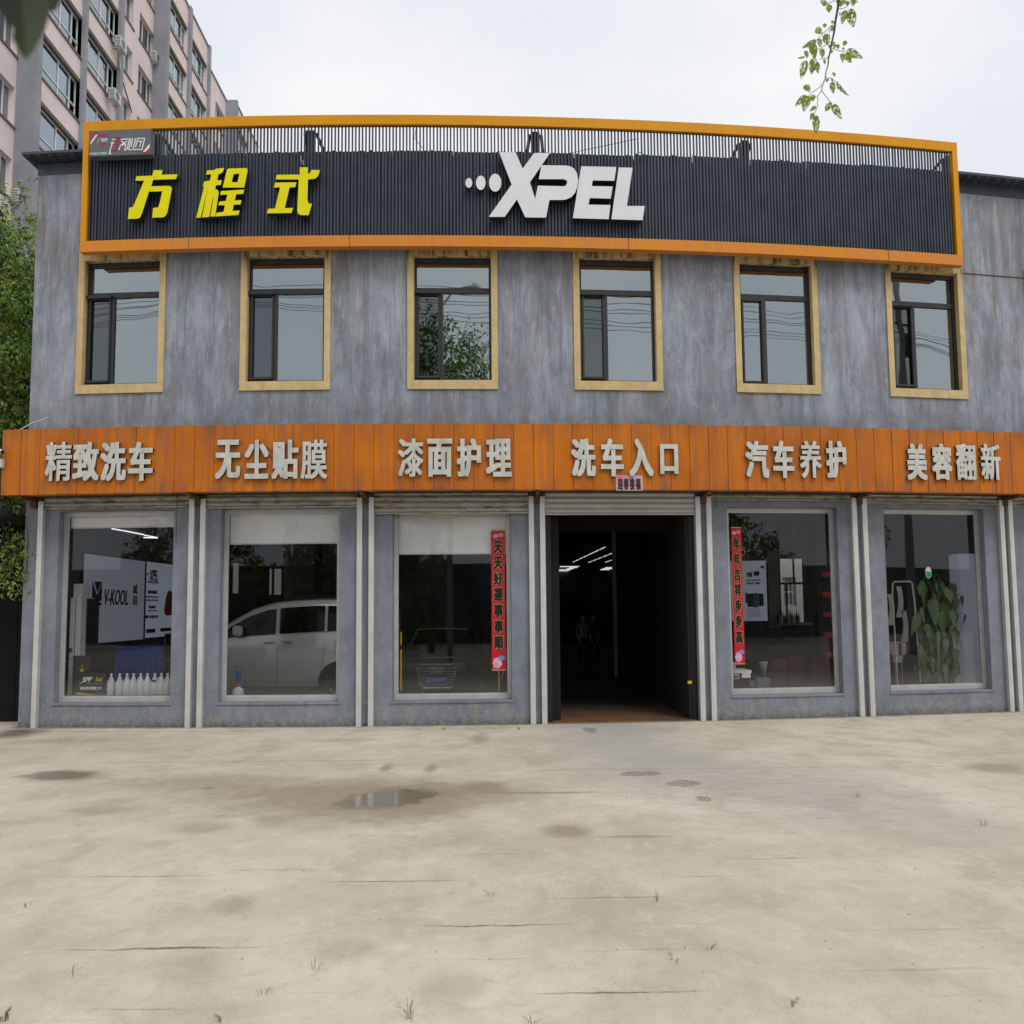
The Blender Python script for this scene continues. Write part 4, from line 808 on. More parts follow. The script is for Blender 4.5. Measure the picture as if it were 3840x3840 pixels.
# jugs
jx = [(490, 1448), (562, 1453), (625, 1450), (681, 1450), (742, 1448), (799, 1452), (862, 1455), (918, 1454), (972, 1456)]
jl = ['leftmost milky plastic jug, next to the black SPF Shield sign', 'second milky jug from the left on the window ledge', 'third milky jug from the left on the window ledge', 'fourth milky jug from the left on the window ledge', 'middle one of the nine milky jugs on the ledge', 'sixth milky jug from the left on the window ledge', 'milky jug with a black pump lever, seventh from the left', 'eighth milky jug from the left, after the one with the black lever', 'rightmost milky jug, half hidden by the window frame']
J0 = None
for i, (x, y) in enumerate(jx):
    px_, _ = yp(x, 1600, .6)
    if J0 is None:
        J0 = empty('plastic_jug', (px_, .6, .503), jl[0], 'jug', 'milky jugs on the window ledge')
        q = MB(); q.lathe([(.062, 0), (.066, .01), (.066, .2), (.06, .215), (.02, .315), (.017, .32), (.017, .335)], n=16); k = put('body', q, 'jug', org=(0, 0, 0), smooth=True); k.parent = J0; k.location = (0, 0, 0)
        q = MB(); q.lathe([(.021, .335), (.021, .362), (.012, .366)], n=12); k = put('cap', q, 'white_paint', org=(0, 0, 0)); k.parent = J0; k.location = (0, 0, 0)
        q = MB(); q.tube([(-.0, -.02, .31), (-.0, -.055, .28), (0, -.07, .215)], .008, 6); k = put('handle', q, 'jug', org=(0, 0, 0)); k.parent = J0; k.location = (0, 0, 0); o = J0
    else: o = copy_tree(J0, (px_, .6, .503), rz=rng.uniform(-.8, .8), label=jl[i])
    if i == 6: q = MB(); q.box(.0, .06, -.075, -.06, .225, .255); k = put('pump_lever', q, 'black_plastic', org=(0, 0, 0)); k.parent = o; k.location = (0, 0, 0)
# blue slatted crate rack, shelves
q = MB(); q.box(-4.85, -3.95, 2.0, 2.05, .3, 1.28); RK = put('blue_rack', q, 'blue_plastic', label='blue corrugated plastic crates stacked behind the jugs', cat='crate')
for i in range(16): q = MB(); q.box(-4.84+.055*i, -4.815+.055*i, 1.97, 2.0, .32, 1.05); put('rib', q, 'blue_plastic', RK)
q = MB(); q.box(-3.9, -3.0, 2.3, 2.33, .03, 1.5)
for z in (.5, 1.0, 1.48): q.box(-3.9, -3.0, 2.0, 2.3, z, z+.03)
q.box(-3.93, -3.9, 2.0, 2.33, .03, 1.5); q.box(-3.0, -2.97, 2.0, 2.33, .03, 1.5); put('storage_shelf', q, 'black_plastic', label='dark open storage shelf at the back of the first shop window', cat='shelf')
q = MB(); q.box(-3.6, -3.36, 2.02, 2.2, .53, .86); put('yellow_carton', q, 'yellow_band', label='yellow carton on the dark storage shelf', cat='box', bevel=.005)
q = MB(); q.lathe([(.03, 0), (.03, .16), (.012, .2), (.012, .22)], (-3.55, 2.1, 1.03), 10); put('spray_bottle', q, 'jug', label='small white bottle standing on the dark storage shelf', cat='bottle')
# --- ceiling tube lamps
def lamp(p0, p1, lab, grp, hot=False, r=.016):
    p0, p1 = Vector(p0), Vector(p1); c = (p0+p1)/2; T = empty('tube_lamp', c, lab, 'lamp', grp)
    q = MB(); q.tube([p0-c, p1-c], r, 6); k = put('tube', q, 'tube_hot' if hot else 'tube', org=(0, 0, 0)); k.parent = T; k.location = (0, 0, 0)
    q = MB(); d = Vector((0, 0, .03)); q.tube([p0-c+d, p1-c+d], .018, 4); k = put('housing', q, 'steel_dark', org=(0, 0, 0)); k.parent = T; k.location = (0, 0, 0)
for i, (a, c, l) in enumerate((((500, 188), (580, 202), 'nearest lit tube in the row behind the first window'), ((590, 203), (768, 238), 'longest lit tube in the row behind the first window'), ((775, 243), (885, 263), 'furthest lit tube in the sloping row behind the first window'), ((768, 263), (890, 266), 'level lit tube at the far end behind the first window'))):
    y_ = 4+2.2*i
    def ceil(p): 
        r_ = ray(*bx0(*p)); t = (3.45-CH)/r_.z; return CAMP+r_*t
    p0, p1 = ceil(a), ceil(c); lamp(p0, p1, l, 'tube lamps behind the first window', r=.012)
for i, (x, y) in enumerate(((-1.6, 2.6), (-.2, 2.9), (1.0, 2.4), (2.0, 2.8))): lamp((x-.55, y, 4.0), (x+.55, y, 4.0), ('first', 'second', 'third', 'fourth')[i]+' ceiling tube from the left over the parked cars', 'tube lamps over the parked cars', True, .022)  # unseen tubes added above the view to brighten the parked cars
M['tube_car'] = emit('lit_bay_tube', (1, 1, .98), 28.0)
for o in bpy.data.objects:
    if o.get('group') == 'tube lamps over the parked cars':  # the added unseen tubes that brighten the parked cars
        for k in o.children:
            if k.name.startswith('tube'): k.data.materials[0] = M['tube_car']
gx = lambda x, y: (2000+x*.4658, 1850+y*.4658)
def gc(p, z=3.98): r_ = ray(*gx(*p)); return CAMP+r_*((z-CH)/r_.z)
rows = [([(318, 333), (340, 363), (372, 398), (405, 436), (444, 480), (486, 526), (536, 578)], (310, 558), (578, 433), 'left'), ([(444, 472), (480, 508), (518, 550), (560, 596), (606, 645)], (445, 557), (645, 478), 'middle'), ([(580, 612), (620, 648)], (578, 555), (648, 533), 'right')]
nm = ['furthest', 'second furthest', 'third furthest', 'fourth furthest', 'fifth furthest', 'sixth furthest', 'nearest']
for segs_, a, c, rn in rows:
    for i, (xa, xb) in enumerate(segs_):
        f = lambda x: (x, a[1]+(c[1]-a[1])*(x-a[0])/(c[0]-a[0]))
        lamp(gc(f(xa)), gc(f(xb)), ('nearest' if i == len(segs_)-1 else nm[i])+' lit tube in the '+rn+' row seen through the open gate', 'tube lamps over the workshop', True, .013)
# daylight roof strips at the far end
for (xa, xb, y, l) in ((215, 365, 593, 'top left'), (290, 348, 601, 'second left'), (270, 322, 609, 'third left'), (205, 300, 618, 'fourth left'), (148, 280, 627, 'lowest left'), (636, 650, 592, 'top right'), (580, 650, 601, 'second right'), (560, 650, 609, 'third right'), (540, 650, 617, 'fourth right'), (518, 650, 625, 'lowest right')):
    p0, p1 = gc((xa, y), 4.05), gc((xb, y), 4.05); q = MB(); q.box(p0.x, p1.x, p0.y-.12, p0.y+.12, 4.05, 4.08); put('roof_light', q, 'skylight', label=l+' strip of daylit roof sheet at the far end of the workshop', cat='skylight')
# --- white van
def loft(st, mirror=True):
    """stations: (x, [(y, z), ...]) half sections from floor centre to roof centre -> closed shell, mirrored in y"""
    q = MB(); n = len(st[0][1]); ring = 2*n-2
    for (x, s_) in st: q.v += [(x, y, z) for y, z in s_]+[(x, -y, z) for y, z in s_[::-1][1:-1]]
    for i in range(len(st)-1):
        for j in range(ring): q.f.append((i*ring+j, i*ring+(j+1) % ring, (i+1)*ring+(j+1) % ring, (i+1)*ring+j))
    q.f += [tuple(range(ring))[::-1], tuple(range((len(st)-1)*ring, len(st)*ring))]; q.mi = [0]*len(q.f); return q
VY = 3.75
def vsec(hw, zb, zbelt, zr, tum):
    return [(0, zb), (-hw*.8, zb), (-hw+.03, zb+.05), (-hw, zb+.22), (-hw-.015, (zb+zbelt)/2), (-hw+.005, zbelt-.08), (-hw+.03, zbelt), (-hw+tum*.6, zr-.14), (-hw+tum, zr-.05), (-hw+tum+.15, zr-.005), (0, zr+.02)]
V = empty('minivan', (-2.27, VY+.92, FLR+.04), 'white minivan with dark windows parked sideways behind the second shop window', 'minivan')
st = [(-2.55, vsec(.7, .35, .78, .92, .1)), (-2.45, vsec(.84, .28, .9, 1.02, .06)), (-2.1, vsec(.9, .26, 1.02, 1.14, .05)), (-1.65, vsec(.92, .25, 1.14, 1.27, .05)), (-1.35, vsec(.92, .25, 1.22, 1.4, .09)), (-.95, vsec(.92, .25, 1.29, 1.68, .16)), (-.55, vsec(.92, .25, 1.32, 1.9, .19)), (-.2, vsec(.92, .25, 1.34, 2.01, .2)), (.2, vsec(.92, .25, 1.36, 2.06, .2)), (.8, vsec(.92, .25, 1.39, 2.09, .2)), (1.7, vsec(.92, .25, 1.42, 2.08, .2)), (2.2, vsec(.9, .27, 1.42, 2.0, .2)), (2.4, vsec(.86, .32, 1.42, 1.8, .16))]
def vput(name, q, m_, **kw):
    k = put(name, q, m_, org=(0, 0, 0), **kw); k.parent = V; k.location = (0, 0, 0); return k
vput('body', loft(st), 'car_white', smooth=True)
def vy(z, zb, zbelt, zr, hw=.92, tum=.2):     # y of the near flank at height z
    s_ = vsec(hw, zb, zbelt, zr, tum)[2:]
    for (ya, za), (yb, zb_) in zip(s_, s_[1:]):
        if za <= z <= zb_: return ya+(yb-ya)*(z-za)/max(1e-6, zb_-za)
    return -hw
VK = [-1.65, -1.35, -.95, -.55, -.2, .2, .8, 1.7, 2.2, 2.4]
def belt(x): return float(np.interp(x, VK, [1.14, 1.22, 1.29, 1.32, 1.34, 1.36, 1.39, 1.42, 1.42, 1.42]))
def roof(x): return float(np.interp(x, VK, [1.27, 1.4, 1.68, 1.9, 2.01, 2.06, 2.09, 2.08, 2.0, 1.8]))
def tumb(x): return float(np.interp(x, VK[:5], [.05, .09, .16, .19, .2]))
for (xa, xb) in ((-1.2, -.03), (.05, .98), (1.04, 2.2)):
    q = MB(); n = 14; vs = []
    for i in range(n+1):
        x = xa+(xb-xa)*i/n; z0 = belt(x)+.015; z1 = max(z0+.01, roof(x)-.15)
        for z in (z0, (z0+z1)/2, z1): vs.append((x, vy(z, .25, belt(x), roof(x), tum=tumb(x))-.022, z))
    q.add(vs, [(3*i+j, 3*i+3+j, 3*i+4+j, 3*i+1+j) for i in range(n) for j in (0, 1)]); vput('side_window', q, 'glass_car')
for x, xs_ in ((.01, 0), (1.02, 1)): 
    q = MB(); zs = [.3, .5, .8, 1.1, belt(x)]; q.tube([(x-xs_*[.22, .12, .06, .02, 0][i_], vy(z, .25, belt(x), roof(x))-.001, z) for i_, z in enumerate(zs)], .005, 4); vput('door_seam', q, 'black_plastic')
q = MB(); q.tube([(-1.5, -.915, 1.08), (-1.52, -.93, .8), (-1.4, -.93, .45), (-1.3, -.92, .32)], .005, 4); vput('door_seam', q, 'black_plastic')
for x in (-.26, .12): q = MB(); zh = 1.17+.02*(x > 0); q.box(x, x+.22, -.985, -.93, zh, zh+.045); vput('door_handle', q, 'chrome', bevel=.01)
q = MB(); q.box(-.87, -.68, -1.1, -.94, 1.33, 1.54); vput('mirror', q, 'car_white', bevel=.03)
q = MB(); q.tube([(0.1, -.62, 2.06), (.35, -.64, 2.13), (1.8, -.64, 2.14), (2.1, -.62, 2.06)], .02, 6); vput('roof_rail', q, 'black_plastic')
q = MB(); q.box(1.2, 1.42, -.942, -.93, 1.05, 1.25); vput('fuel_flap', q, 'car_white', bevel=.004)
def wheel(par, x, y, z, r, w_=.22, n=10):
    q = MB(); pr = [(r*.68, -w_/2), (r*.92, -w_/2), (r, -w_/2+.03), (r, w_/2-.03), (r*.92, w_/2), (r*.68, w_/2)]; m_ = 24; vs = []
    for (a, b_) in pr:
        for i in range(m_): vs.append((x+a*math.cos(2*PI*i/m_), y+b_, z+a*math.sin(2*PI*i/m_)))
    q.add(vs, [(i*m_+j, i*m_+(j+1) % m_, (i+1)*m_+(j+1) % m_, (i+1)*m_+j) for i in range(5) for j in range(m_)]); T = put('wheel', q, 'tyre', org=(x, y, z)); T.parent = par; T.location = (x, y, z); WL[T] = Vector((x, y, z))
    q = MB(); s_ = -1 if y < 0 else 1; yf = y+s_*(w_/2-.03)
    for i in range(n):
        th = 2*PI*i/n; c_, s2 = math.cos(th), math.sin(th); wd = .03; rr = r*.7
        q.add([(x+c_*.03-s2*wd*.6, yf, z+s2*.03+c_*wd*.6), (x+c_*.03+s2*wd*.6, yf, z+s2*.03-c_*wd*.6), (x+c_*rr+s2*wd, yf-s_*.01, z+s2*rr-c_*wd), (x+c_*rr-s2*wd, yf-s_*.01, z+s2*rr+c_*wd)], [(0, 1, 2, 3)])
    vs = [];
    for a in (r*.64, r*.7):
        for i in range(24): vs.append((x+a*math.cos(2*PI*i/24), yf, z+a*math.sin(2*PI*i/24)))
    q.add(vs, [(i, (i+1) % 24, 24+(i+1) % 24, 24+i) for i in range(24)]); k = put('rim', q, 'white_dull', org=(x, y, z)); k.parent = T; k.location = (0, 0, 0)
    return T
for y in (-.84, .84):
    for x in (1.3, -1.75): wheel(V, x, y, .36, .36)
q = MB(); q.prism([[(1.3+.44*math.cos(t), .36+.44*math.sin(t)) for t in [PI*i/12 for i in range(-1, 14)]]], lambda a, b_, t: (a, -.9-t, b_), .0, .036); vput('wheel_arch', q, 'black_void')  # black disc stands in for the shaded hollow of the arch
# --- black saloon facing the window
A = empty('saloon_car', (.98+.0, 4.45, FLR), 'black saloon car with chrome grille and blue number plate facing the third window', 'car')
def aput(name, q, m_, par=None, **kw):
    k = put(name, q, m_, org=(0, 0, 0), **kw); k.parent = par or A; k.location = (0, 0, 0); return k
def asec(hw, zb, zbelt, zr, tum): return [(0, zb), (hw*.8, zb), (hw-.03, zb+.06), (hw, zb+.25), (hw+.01, (zb+zbelt)/2), (hw, zbelt-.08), (hw-.04, zbelt), (hw-tum*.6, zbelt+(zr-zbelt)*.65), (hw-tum, zr-.03), (hw-tum-.2, zr-.005), (0, zr)]
st = [(0, asec(.6, .3, .62, .72, .12)), (.1, asec(.82, .22, .68, .78, .12)), (.35, asec(.9, .2, .76, .86, .12)), (1.0, asec(.93, .2, .86, .96, .14)), (1.35, asec(.93, .2, .9, 1.02, .16)), (1.9, asec(.93, .2, .93, 1.33, .25)), (2.3, asec(.93, .2, .94, 1.44, .28)), (3.2, asec(.93, .2, .95, 1.45, .28)), (4.0, asec(.93, .2, .97, 1.25, .22)), (4.7, asec(.88, .25, .95, 1.03, .15)), (4.9, asec(.8, .3, .9, .95, .12))]
q = loft(st); q.v = [(-y, x, z) for x, y, z in q.v]; aput('body', q, 'car_black', smooth=True)
q = MB(); q.add([(-.72, 1.37, 1.0), (.72, 1.37, 1.0), (.58, 2.02, 1.38), (-.58, 2.02, 1.38)], [(0, 1, 2, 3)]); aput('windscreen', q, 'glass_car')
q = MB(); q.tube([(-.6, 1.98, 1.4), (-.3, 2.0, 1.425), (.3, 2.0, 1.425), (.6, 1.98, 1.4)], .007, 5); q.tube([(-.74, 1.36, .99), (-.6, 1.98, 1.4)], [.014, .012], 5); q.tube([(-.6, 1.22, .985), (.55, 1.22, .985)], .004, 5); q.tube([(-.35, .3, .84), (.35, .3, .84)], .005, 5); q.tube([(-.4, .12, .7), (-.36, .35, .85), (-.3, .6, .9), (-.2, .75, .925)], .009, 5); q.tube([(.4, .12, .7), (.55, .5, .9), (.62, .9, .955)], .005, 5); aput('chrome_trim', q, 'chrome')  # bright tubes stand in for reflections along bonnet, pillar and roof edge
gy = -.02; gl = [(-.42, .62), (-.33, .7), (.33, .7), (.42, .62), (.36, .3), (.3, .21), (-.3, .21), (-.36, .3)]
q = MB(); q.prism([gl], lambda a, b_, t: (a, .04-t, b_), 0, .06); GR = aput('grille', q, 'black_plastic')
q = MB(); q.tube([(a, gy-.01, b_) for a, b_ in gl+gl[:1]], .011, 6); aput('grille_surround', q, 'chrome', GR)
for i in range(7):
    z = .27+.057*i; hw = .35+.07*min(1, (z-.25)/.35)
    q = MB(); q.box(-hw, hw, gy-.012, gy-.002, z, z+.008); aput('grille_bar', q, 'chrome', GR)
q = MB()
for i in range(4): cx_ = -.105+.07*i; q.tube([(cx_+.048*math.cos(2*PI*j/18), gy-.022, .585+.048*math.sin(2*PI*j/18)) for j in range(19)], .006, 5, cap=False)
aput('ring_emblem', q, 'chrome', GR)
q = MB(); q.box(-.22, .22, gy-.035, gy-.022, .31, .45); PL = aput('number_plate', q, 'plate_blue', GR)
q = MB(); text(q, '辽K·J9777', lambda a, b_, t: (-.195+a, gy-.036-t, .335+b_), .39, .09, .0035, .001, t=0, t0=None); q.hollow(-.213, .213, .317, .443, gy-.0362, gy-.0352, .004)
k = put('plate_lettering', q, 'white_paint', org=(0, 0, 0)); k.parent = GR; k.location = (0, 0, 0)
for s_ in (-1, 1):
    q = MB(); q.prism([[(s_*.5, .6), (s_*.52, .66), (s_*.84, .74), (s_*.86, .64), (s_*.74, .56)]], lambda a, b_, t: (a, .1+abs(a)*.12-t, b_), 0, .05); H = aput('headlight', q, 'glass_car')
    q = MB(); q.tube([(s_*.5, .1, .61), (s_*.7, .1, .585), (s_*.84, .12, .65)], .006, 4); q.tube([(s_*.52, .1, .67), (s_*.84, .12, .75)], .004, 4); aput('light_strip', q, 'white_dull', H)
    q = MB(); q.box(s_*1.0-.08, s_*1.0+.08, 1.55, 1.68, .98, 1.1); aput('mirror', q, 'car_black', bevel=.03)
    for yy in (.95, 3.9):
        q = MB(); pr = [(.22, -.11), (.32, -.11), (.34, -.08), (.34, .08), (.32, .11), (.22, .11)]; x = s_*.84; m_ = 20; vs = []
        for (a, b_) in pr:
            for i in range(m_): vs.append((x+b_, yy+a*math.cos(2*PI*i/m_), .34+a*math.sin(2*PI*i/m_)))
        q.add(vs, [(i*m_+j, i*m_+(j+1) % m_, (i+1)*m_+(j+1) % m_, (i+1)*m_+j) for i in range(5) for j in range(m_)]); aput('wheel', q, 'tyre')
# striped poles either side of the saloon
def spole(x, y, lab, h=1.55):
    T = empty('striped_pole', (x, y, FLR), lab, 'pole')
    z = 0; i = 0
    for (z0, z1, m_) in ((0, .42, 'yellow_band'), (.42, .5, 'black_plastic'), (.5, 1.2, 'yellow_band'), (1.2, 1.28, 'black_plastic'), (1.28, 1.5, 'yellow_band')):
        if z0 > h: break
        q = MB(); q.tube([(0, 0, z0), (0, 0, min(z1, h))], .018, 8); k = put('band', q, m_, org=(0, 0, 0)); k.parent = T; k.location = (0, 0, 0)
a_ = Yp(1400+212*.44, 1900+1600*.44, .7); spole(a_[0]+.045, .7, 'yellow and black striped pole standing at the left of the third window')
a_ = Yp(1400+1071*.44, 1900+1500*.44, .7); spole(a_[0], .7, 'yellow and black striped pole half hidden by the red couplet banner', 1.1)
q = MB(); q.tube([Vector((Yp(1400+x*.44, 1900+y*.44, .5)[0], .5, Yp(1400+x*.44, 1900+y*.44, .5)[1])) for x, y in ((1148, 1130), (1140, 1250), (1110, 1400), (1075, 1500), (1065, 1570), (1075, 1612))], .006, 5); put('hanging_cable', q, 'white_dull', label='thin white cable hanging beside the left couplet banner', cat='cable')
# water pump on a bottle
a_ = Yp(800+200*.4658, 1850+1600*.4658, .5); WB = empty('water_bottle', (a_[0], .5, .48), 'clear water bottle with a blue hand pump at the lower left of the second window', 'bottle')
for nm_, pr, m_ in (('bottle', [(.09, 0), (.1, .02), (.09, .1), (.03, .15)], 'jug'), ('collar', [(.03, .15), (.03, .19), (.02, .2)], 'red_plastic'), ('pump', [(.022, .2), (.022, .24), (.04, .26), (.042, .42), (.03, .44)], 'blue_plastic')):
    q = MB(); q.lathe(pr, n=14); k = put(nm_, q, m_, org=(0, 0, 0)); k.parent = WB; k.location = (0, 0, 0)
q = MB(); q.tube([(.03, 0, .23), (.12, 0, .235), (.12, 0, .21)], .008, 6); k = put('spout', q, 'blue_plastic', org=(0, 0, 0)); k.parent = WB; k.location = (0, 0, 0)
ck_ = MB(); ck_.box(-2.29, -.31, .3, .62, .42, .475); ck_.box(.59, 2.55, .3, .8, -.01, .02); put('window_ledge', ck_, 'interior_lite', B)
# lit slits and pillar in the background of the second window
vx = lambda x, y: (800+x*.4658, 1850+y*.4658)
for (x0, y0, x1, y1, l) in ((128, 560, 200, 805, 'wider pale rear window at the left edge above the minivan'), (450, 608, 545, 815, 'narrow pale rear window in the middle above the minivan')):
    a_, c_ = Yp(*vx(x0, y0), 11.0), Yp(*vx(x1, y1), 11.0); q = MB(); q.hollow(a_[0]-.05, c_[0]+.05, c_[1]-.05, a_[1]+.05, 11.0, 11.04, .05); q.box((a_[0]+c_[0])/2-.1, (a_[0]+c_[0])/2-.03, 11.0, 11.04, c_[1], a_[1]); W = put('rear_window', q, 'steel_dark', label=l, cat='window')
    q = MB(); q.box(a_[0], c_[0], 11.05, 11.06, c_[1], a_[1]); M['dim_day'] = M.get('dim_day') or emit('dim_daylight', (1, .95, .85), .09); put('daylit_pane', q, 'dim_day', W)
a_, c_ = Yp(*vx(575, 420), 8), Yp(*vx(815, 420), 8); q = MB(); q.box(a_[0], c_[0], 8, 8.4, FLR, 4.1); put('workshop_pillar', q, 'interior', B)
M['grey_shirt'] = simple('grey_shirt', (.2, .2, .21), .9)
# --- people deep in the passage
def person(loc, rz, shirt, trousers, lab, lean=0):
    T = empty('person', loc, lab, 'person', rz=rz)
    me = bpy.data.meshes.new('body'); bm = bmesh.new(); rad = {}
    def v(co, r): q = bm.verts.new(co); rad[len(bm.verts)-1] = r; return q
    pv = v((0, 0, .95), .13); w1 = v((0, 0, 1.1), .12); ch_ = v((0, -.01, 1.3), .14); nk = v((0, 0, 1.47), .055); hd = v((0, -.02, 1.6), .085); ht = v((0, -.01, 1.7), .075)
    for a, b_ in ((pv, w1), (w1, ch_), (ch_, nk), (nk, hd), (hd, ht)): bm.edges.new((a, b_))
    for s_ in (-1, 1):
        sh = v((s_*.17, 0, 1.4), .055); el_ = v((s_*.23, -.02+lean*.05, 1.13), .042); wr = v((s_*.2, -.14, .92), .03); hn = v((s_*.19, -.18, .85), .03)
        for a, b_ in ((ch_, sh), (sh, el_), (el_, wr), (wr, hn)): bm.edges.new((a, b_))
        for fi in range(4): f1 = v((s_*(.17+.014*fi), -.2-.004*fi, .8), .009); bm.edges.new((hn, f1)); f2 = v((s_*(.17+.013*fi), -.19, .76+.004*fi), .008); bm.edges.new((f1, f2))
        hp = v((s_*.09, 0, .86), .095); kn = v((s_*.11, -.03*s_*lean, .5), .062); an = v((s_*.12, .02, .1), .042); ft = v((s_*.13, -.13, .035), .035)
        for a, b_ in ((pv, hp), (hp, kn), (kn, an), (an, ft)): bm.edges.new((a, b_))
    bm.to_mesh(me); bm.free(); o = bpy.data.objects.new('body', me); COL.objects.link(o)
    md = o.modifiers.new('s', 'SKIN'); sv = me.skin_vertices[0].data
    for i, r in rad.items(): sv[i].radius = (r, r*.85)
    sv[0].use_root = True
    md2 = o.modifiers.new('u', 'SUBSURF'); md2.levels = 1
    dg = bpy.context.evaluated_depsgraph_get(); dg.update(); m2 = bpy.data.meshes.new_from_object(o.evaluated_get(dg)); o.modifiers.clear(); o.data = m2
    m2.materials.clear(); M['skin'] = M.get('skin') or simple('skin', (.4, .24, .17), .6)
    for m_ in ('skin', shirt, trousers, 'black_plastic'): m2.materials.append(M[m_])
    for p in m2.polygons:
        z = p.center.z; x = abs(p.center.x); p.use_smooth = True
        p.material_index = 3 if z < .09 or z > 1.66 else (2 if z < .98 and x < .17 else (1 if z < 1.46 and not (x > .17 and z < 1.1) else 0))
    o.parent = T; o.location = (0, 0, 0)
a_ = Yp(*gx(400, 1100), 12.5); person((a_[0], 12.5, FLR), .4, 'grey_shirt', 'black_plastic', 'person in a pale top and dark trousers standing deep inside the gate', 1)
a_ = Yp(*gx(484, 1100), 13.2); person((a_[0], 13.2, FLR), -.5, 'interior', 'black_plastic', 'person in grey standing to the right of another deep inside the gate', -1)
# notice board and doorway far back in the passage
q = MB(); q.box(5.3, 6.6, 30.0, 30.04, 1.5, 2.6); NBd = put('notice_board', q, 'black_plastic', label='dark notice board with pinned sheets deep inside the gate', cat='notice board')
for i in range(4):
    for j in range(3): q = MB(); q.box(5.35+.3*i, 5.6+.3*i, 29.99, 30.0, 1.56+.35*j, 1.82+.35*j); put('sheet', q, 'sign_grey', NBd)
# --- fourth window (right of the gate)
s4 = lambda x, y: (2700+x*.388, 1900+y*.388)
def y4(x, y, Y): return Yp(*s4(x, y), Y)
a_, c_ = y4(247, 1105, 5.2), y4(442, 522, 5.2); q = MB(); q.box(a_[0]-.3, c_[0], 5.2, 5.24, a_[1], c_[1]); PB_ = put('wall_board', q, 'lightbox2', label='blue white lit advertising board right of the couplet banner in the fourth window', cat='light box')
q = MB(); f4 = lambda px, py: y4(px, py, 5.19)
for (s_, x0, y0, x1, y1, bb) in (('V-KOOL', 393, 597, 428, 572, .006), ('电子质保', 260, 680, 312, 632, .01), ('权益保障', 325, 670, 380, 622, .01), ('微信扫码 查询质保 正品验证', 254, 720, 395, 700, .001), ('关注公众号 了解更多', 254, 752, 388, 728, .003)):
    p, r_ = f4(x0, y0), f4(x1, y1); text(q, s_, lambda a, b_, t: (p[0]+a, 5.196-t, p[1]+b_), r_[0]-p[0], r_[1]-p[1], bb, bb*.5, t=0, t0=None)
put('lettering', q, 'print_dark', PB_)
for (x0, y0, x1, y1, m_) in ((247, 930, 262, 830, 'blue_plastic'), (268, 970, 320, 840, 'print_dark'), (325, 975, 370, 835, 'blue_ink'), (376, 960, 420, 840, 'print_dark'), (262, 1068, 392, 982, 'lightbox')):
    p, r_ = f4(x0, y0), f4(x1, y1); q = MB(); q.box(p[0], r_[0], 5.192, 5.198, p[1], r_[1]); put('picture_panel', q, m_, PB_)
# bottles on the back window sill
a_, c_ = y4(560, 1125, 5.8), y4(765, 1125, 5.8); q = MB(); q.box(8.65, 9.6, 5.6, 5.999, a_[1]-.05, a_[1]); put('window_shelf', q, 'interior_lite', B)
bm_ = ['black_plastic', 'green', 'white_dull', 'blue_plastic', 'black_plastic', 'white_dull', 'red_plastic', 'blue_ink', 'white_dull', 'black_plastic', 'yellow_band']; ol = ['first', 'second', 'third', 'fourth', 'fifth', 'sixth', 'seventh', 'eighth', 'ninth', 'tenth', 'eleventh']
for i in range(11):
    x = a_[0]+(c_[0]-a_[0])*i/10; h = rng.uniform(.2, .3); T = empty('detergent_bottle', (x, 5.8, a_[1]), ol[i]+' bottle from the left on the back window shelf', 'bottle', 'bottles on the back window shelf')
    q = MB(); q.lathe([(.026, 0), (.028, h*.6), (.01, h*.8), (.01, h*.85)], n=8); k = put('body', q, bm_[i], org=(0, 0, 0)); k.parent = T; k.location = (0, 0, 0)
    q = MB(); q.lathe([(.013, h*.85), (.013, h)], n=6); k = put('cap', q, rng.choice(['red_plastic', 'white_dull', 'black_plastic']), org=(0, 0, 0)); k.parent = T; k.location = (0, 0, 0)
# hanging bottle lamps
hl = [(98, 100), (202, 60), (335, 100), (456, 60), (572, 100), (704, 60), (806, 100), (950, 60), (680, 140), (905, 140)]
HL = None
for i, (x, y) in enumerate(hl):
    Y = 1.3 if y < 80 else (1.7 if y < 120 else 2.1); p = y4(x, y, Y)
    lab = ['short', 'long'][i % 2]+' dark bottle lamp hanging at the top of the fourth window, '+('at the far left', 'second', 'third', 'fourth', 'fifth', 'sixth', 'seventh', 'at the far right', 'rear middle', 'rear right')[i]
    if HL is None:
        HL = empty('hanging_lamp', (p[0], Y, p[1]), lab, 'lamp', 'hanging bottle lamps'); o = HL
        q = MB(); q.lathe([(.045, -.42), (.05, -.3), (.05, -.14), (.02, -.06), (.014, 0)], n=12); k = put('shade', q, 'black_plastic', org=(0, 0, 0), smooth=True); k.parent = HL; k.location = (0, 0, 0)
        q = MB(); q.tube([(0, 0, 0), (0, 0, .5)], .004, 4); q.lathe([(.02, -.02), (.02, .02)], n=8); k = put('cord', q, 'steel_dark', org=(0, 0, 0)); k.parent = HL; k.location = (0, 0, 0)
    else: o = copy_tree(HL, (p[0], Y, p[1]), label=lab)
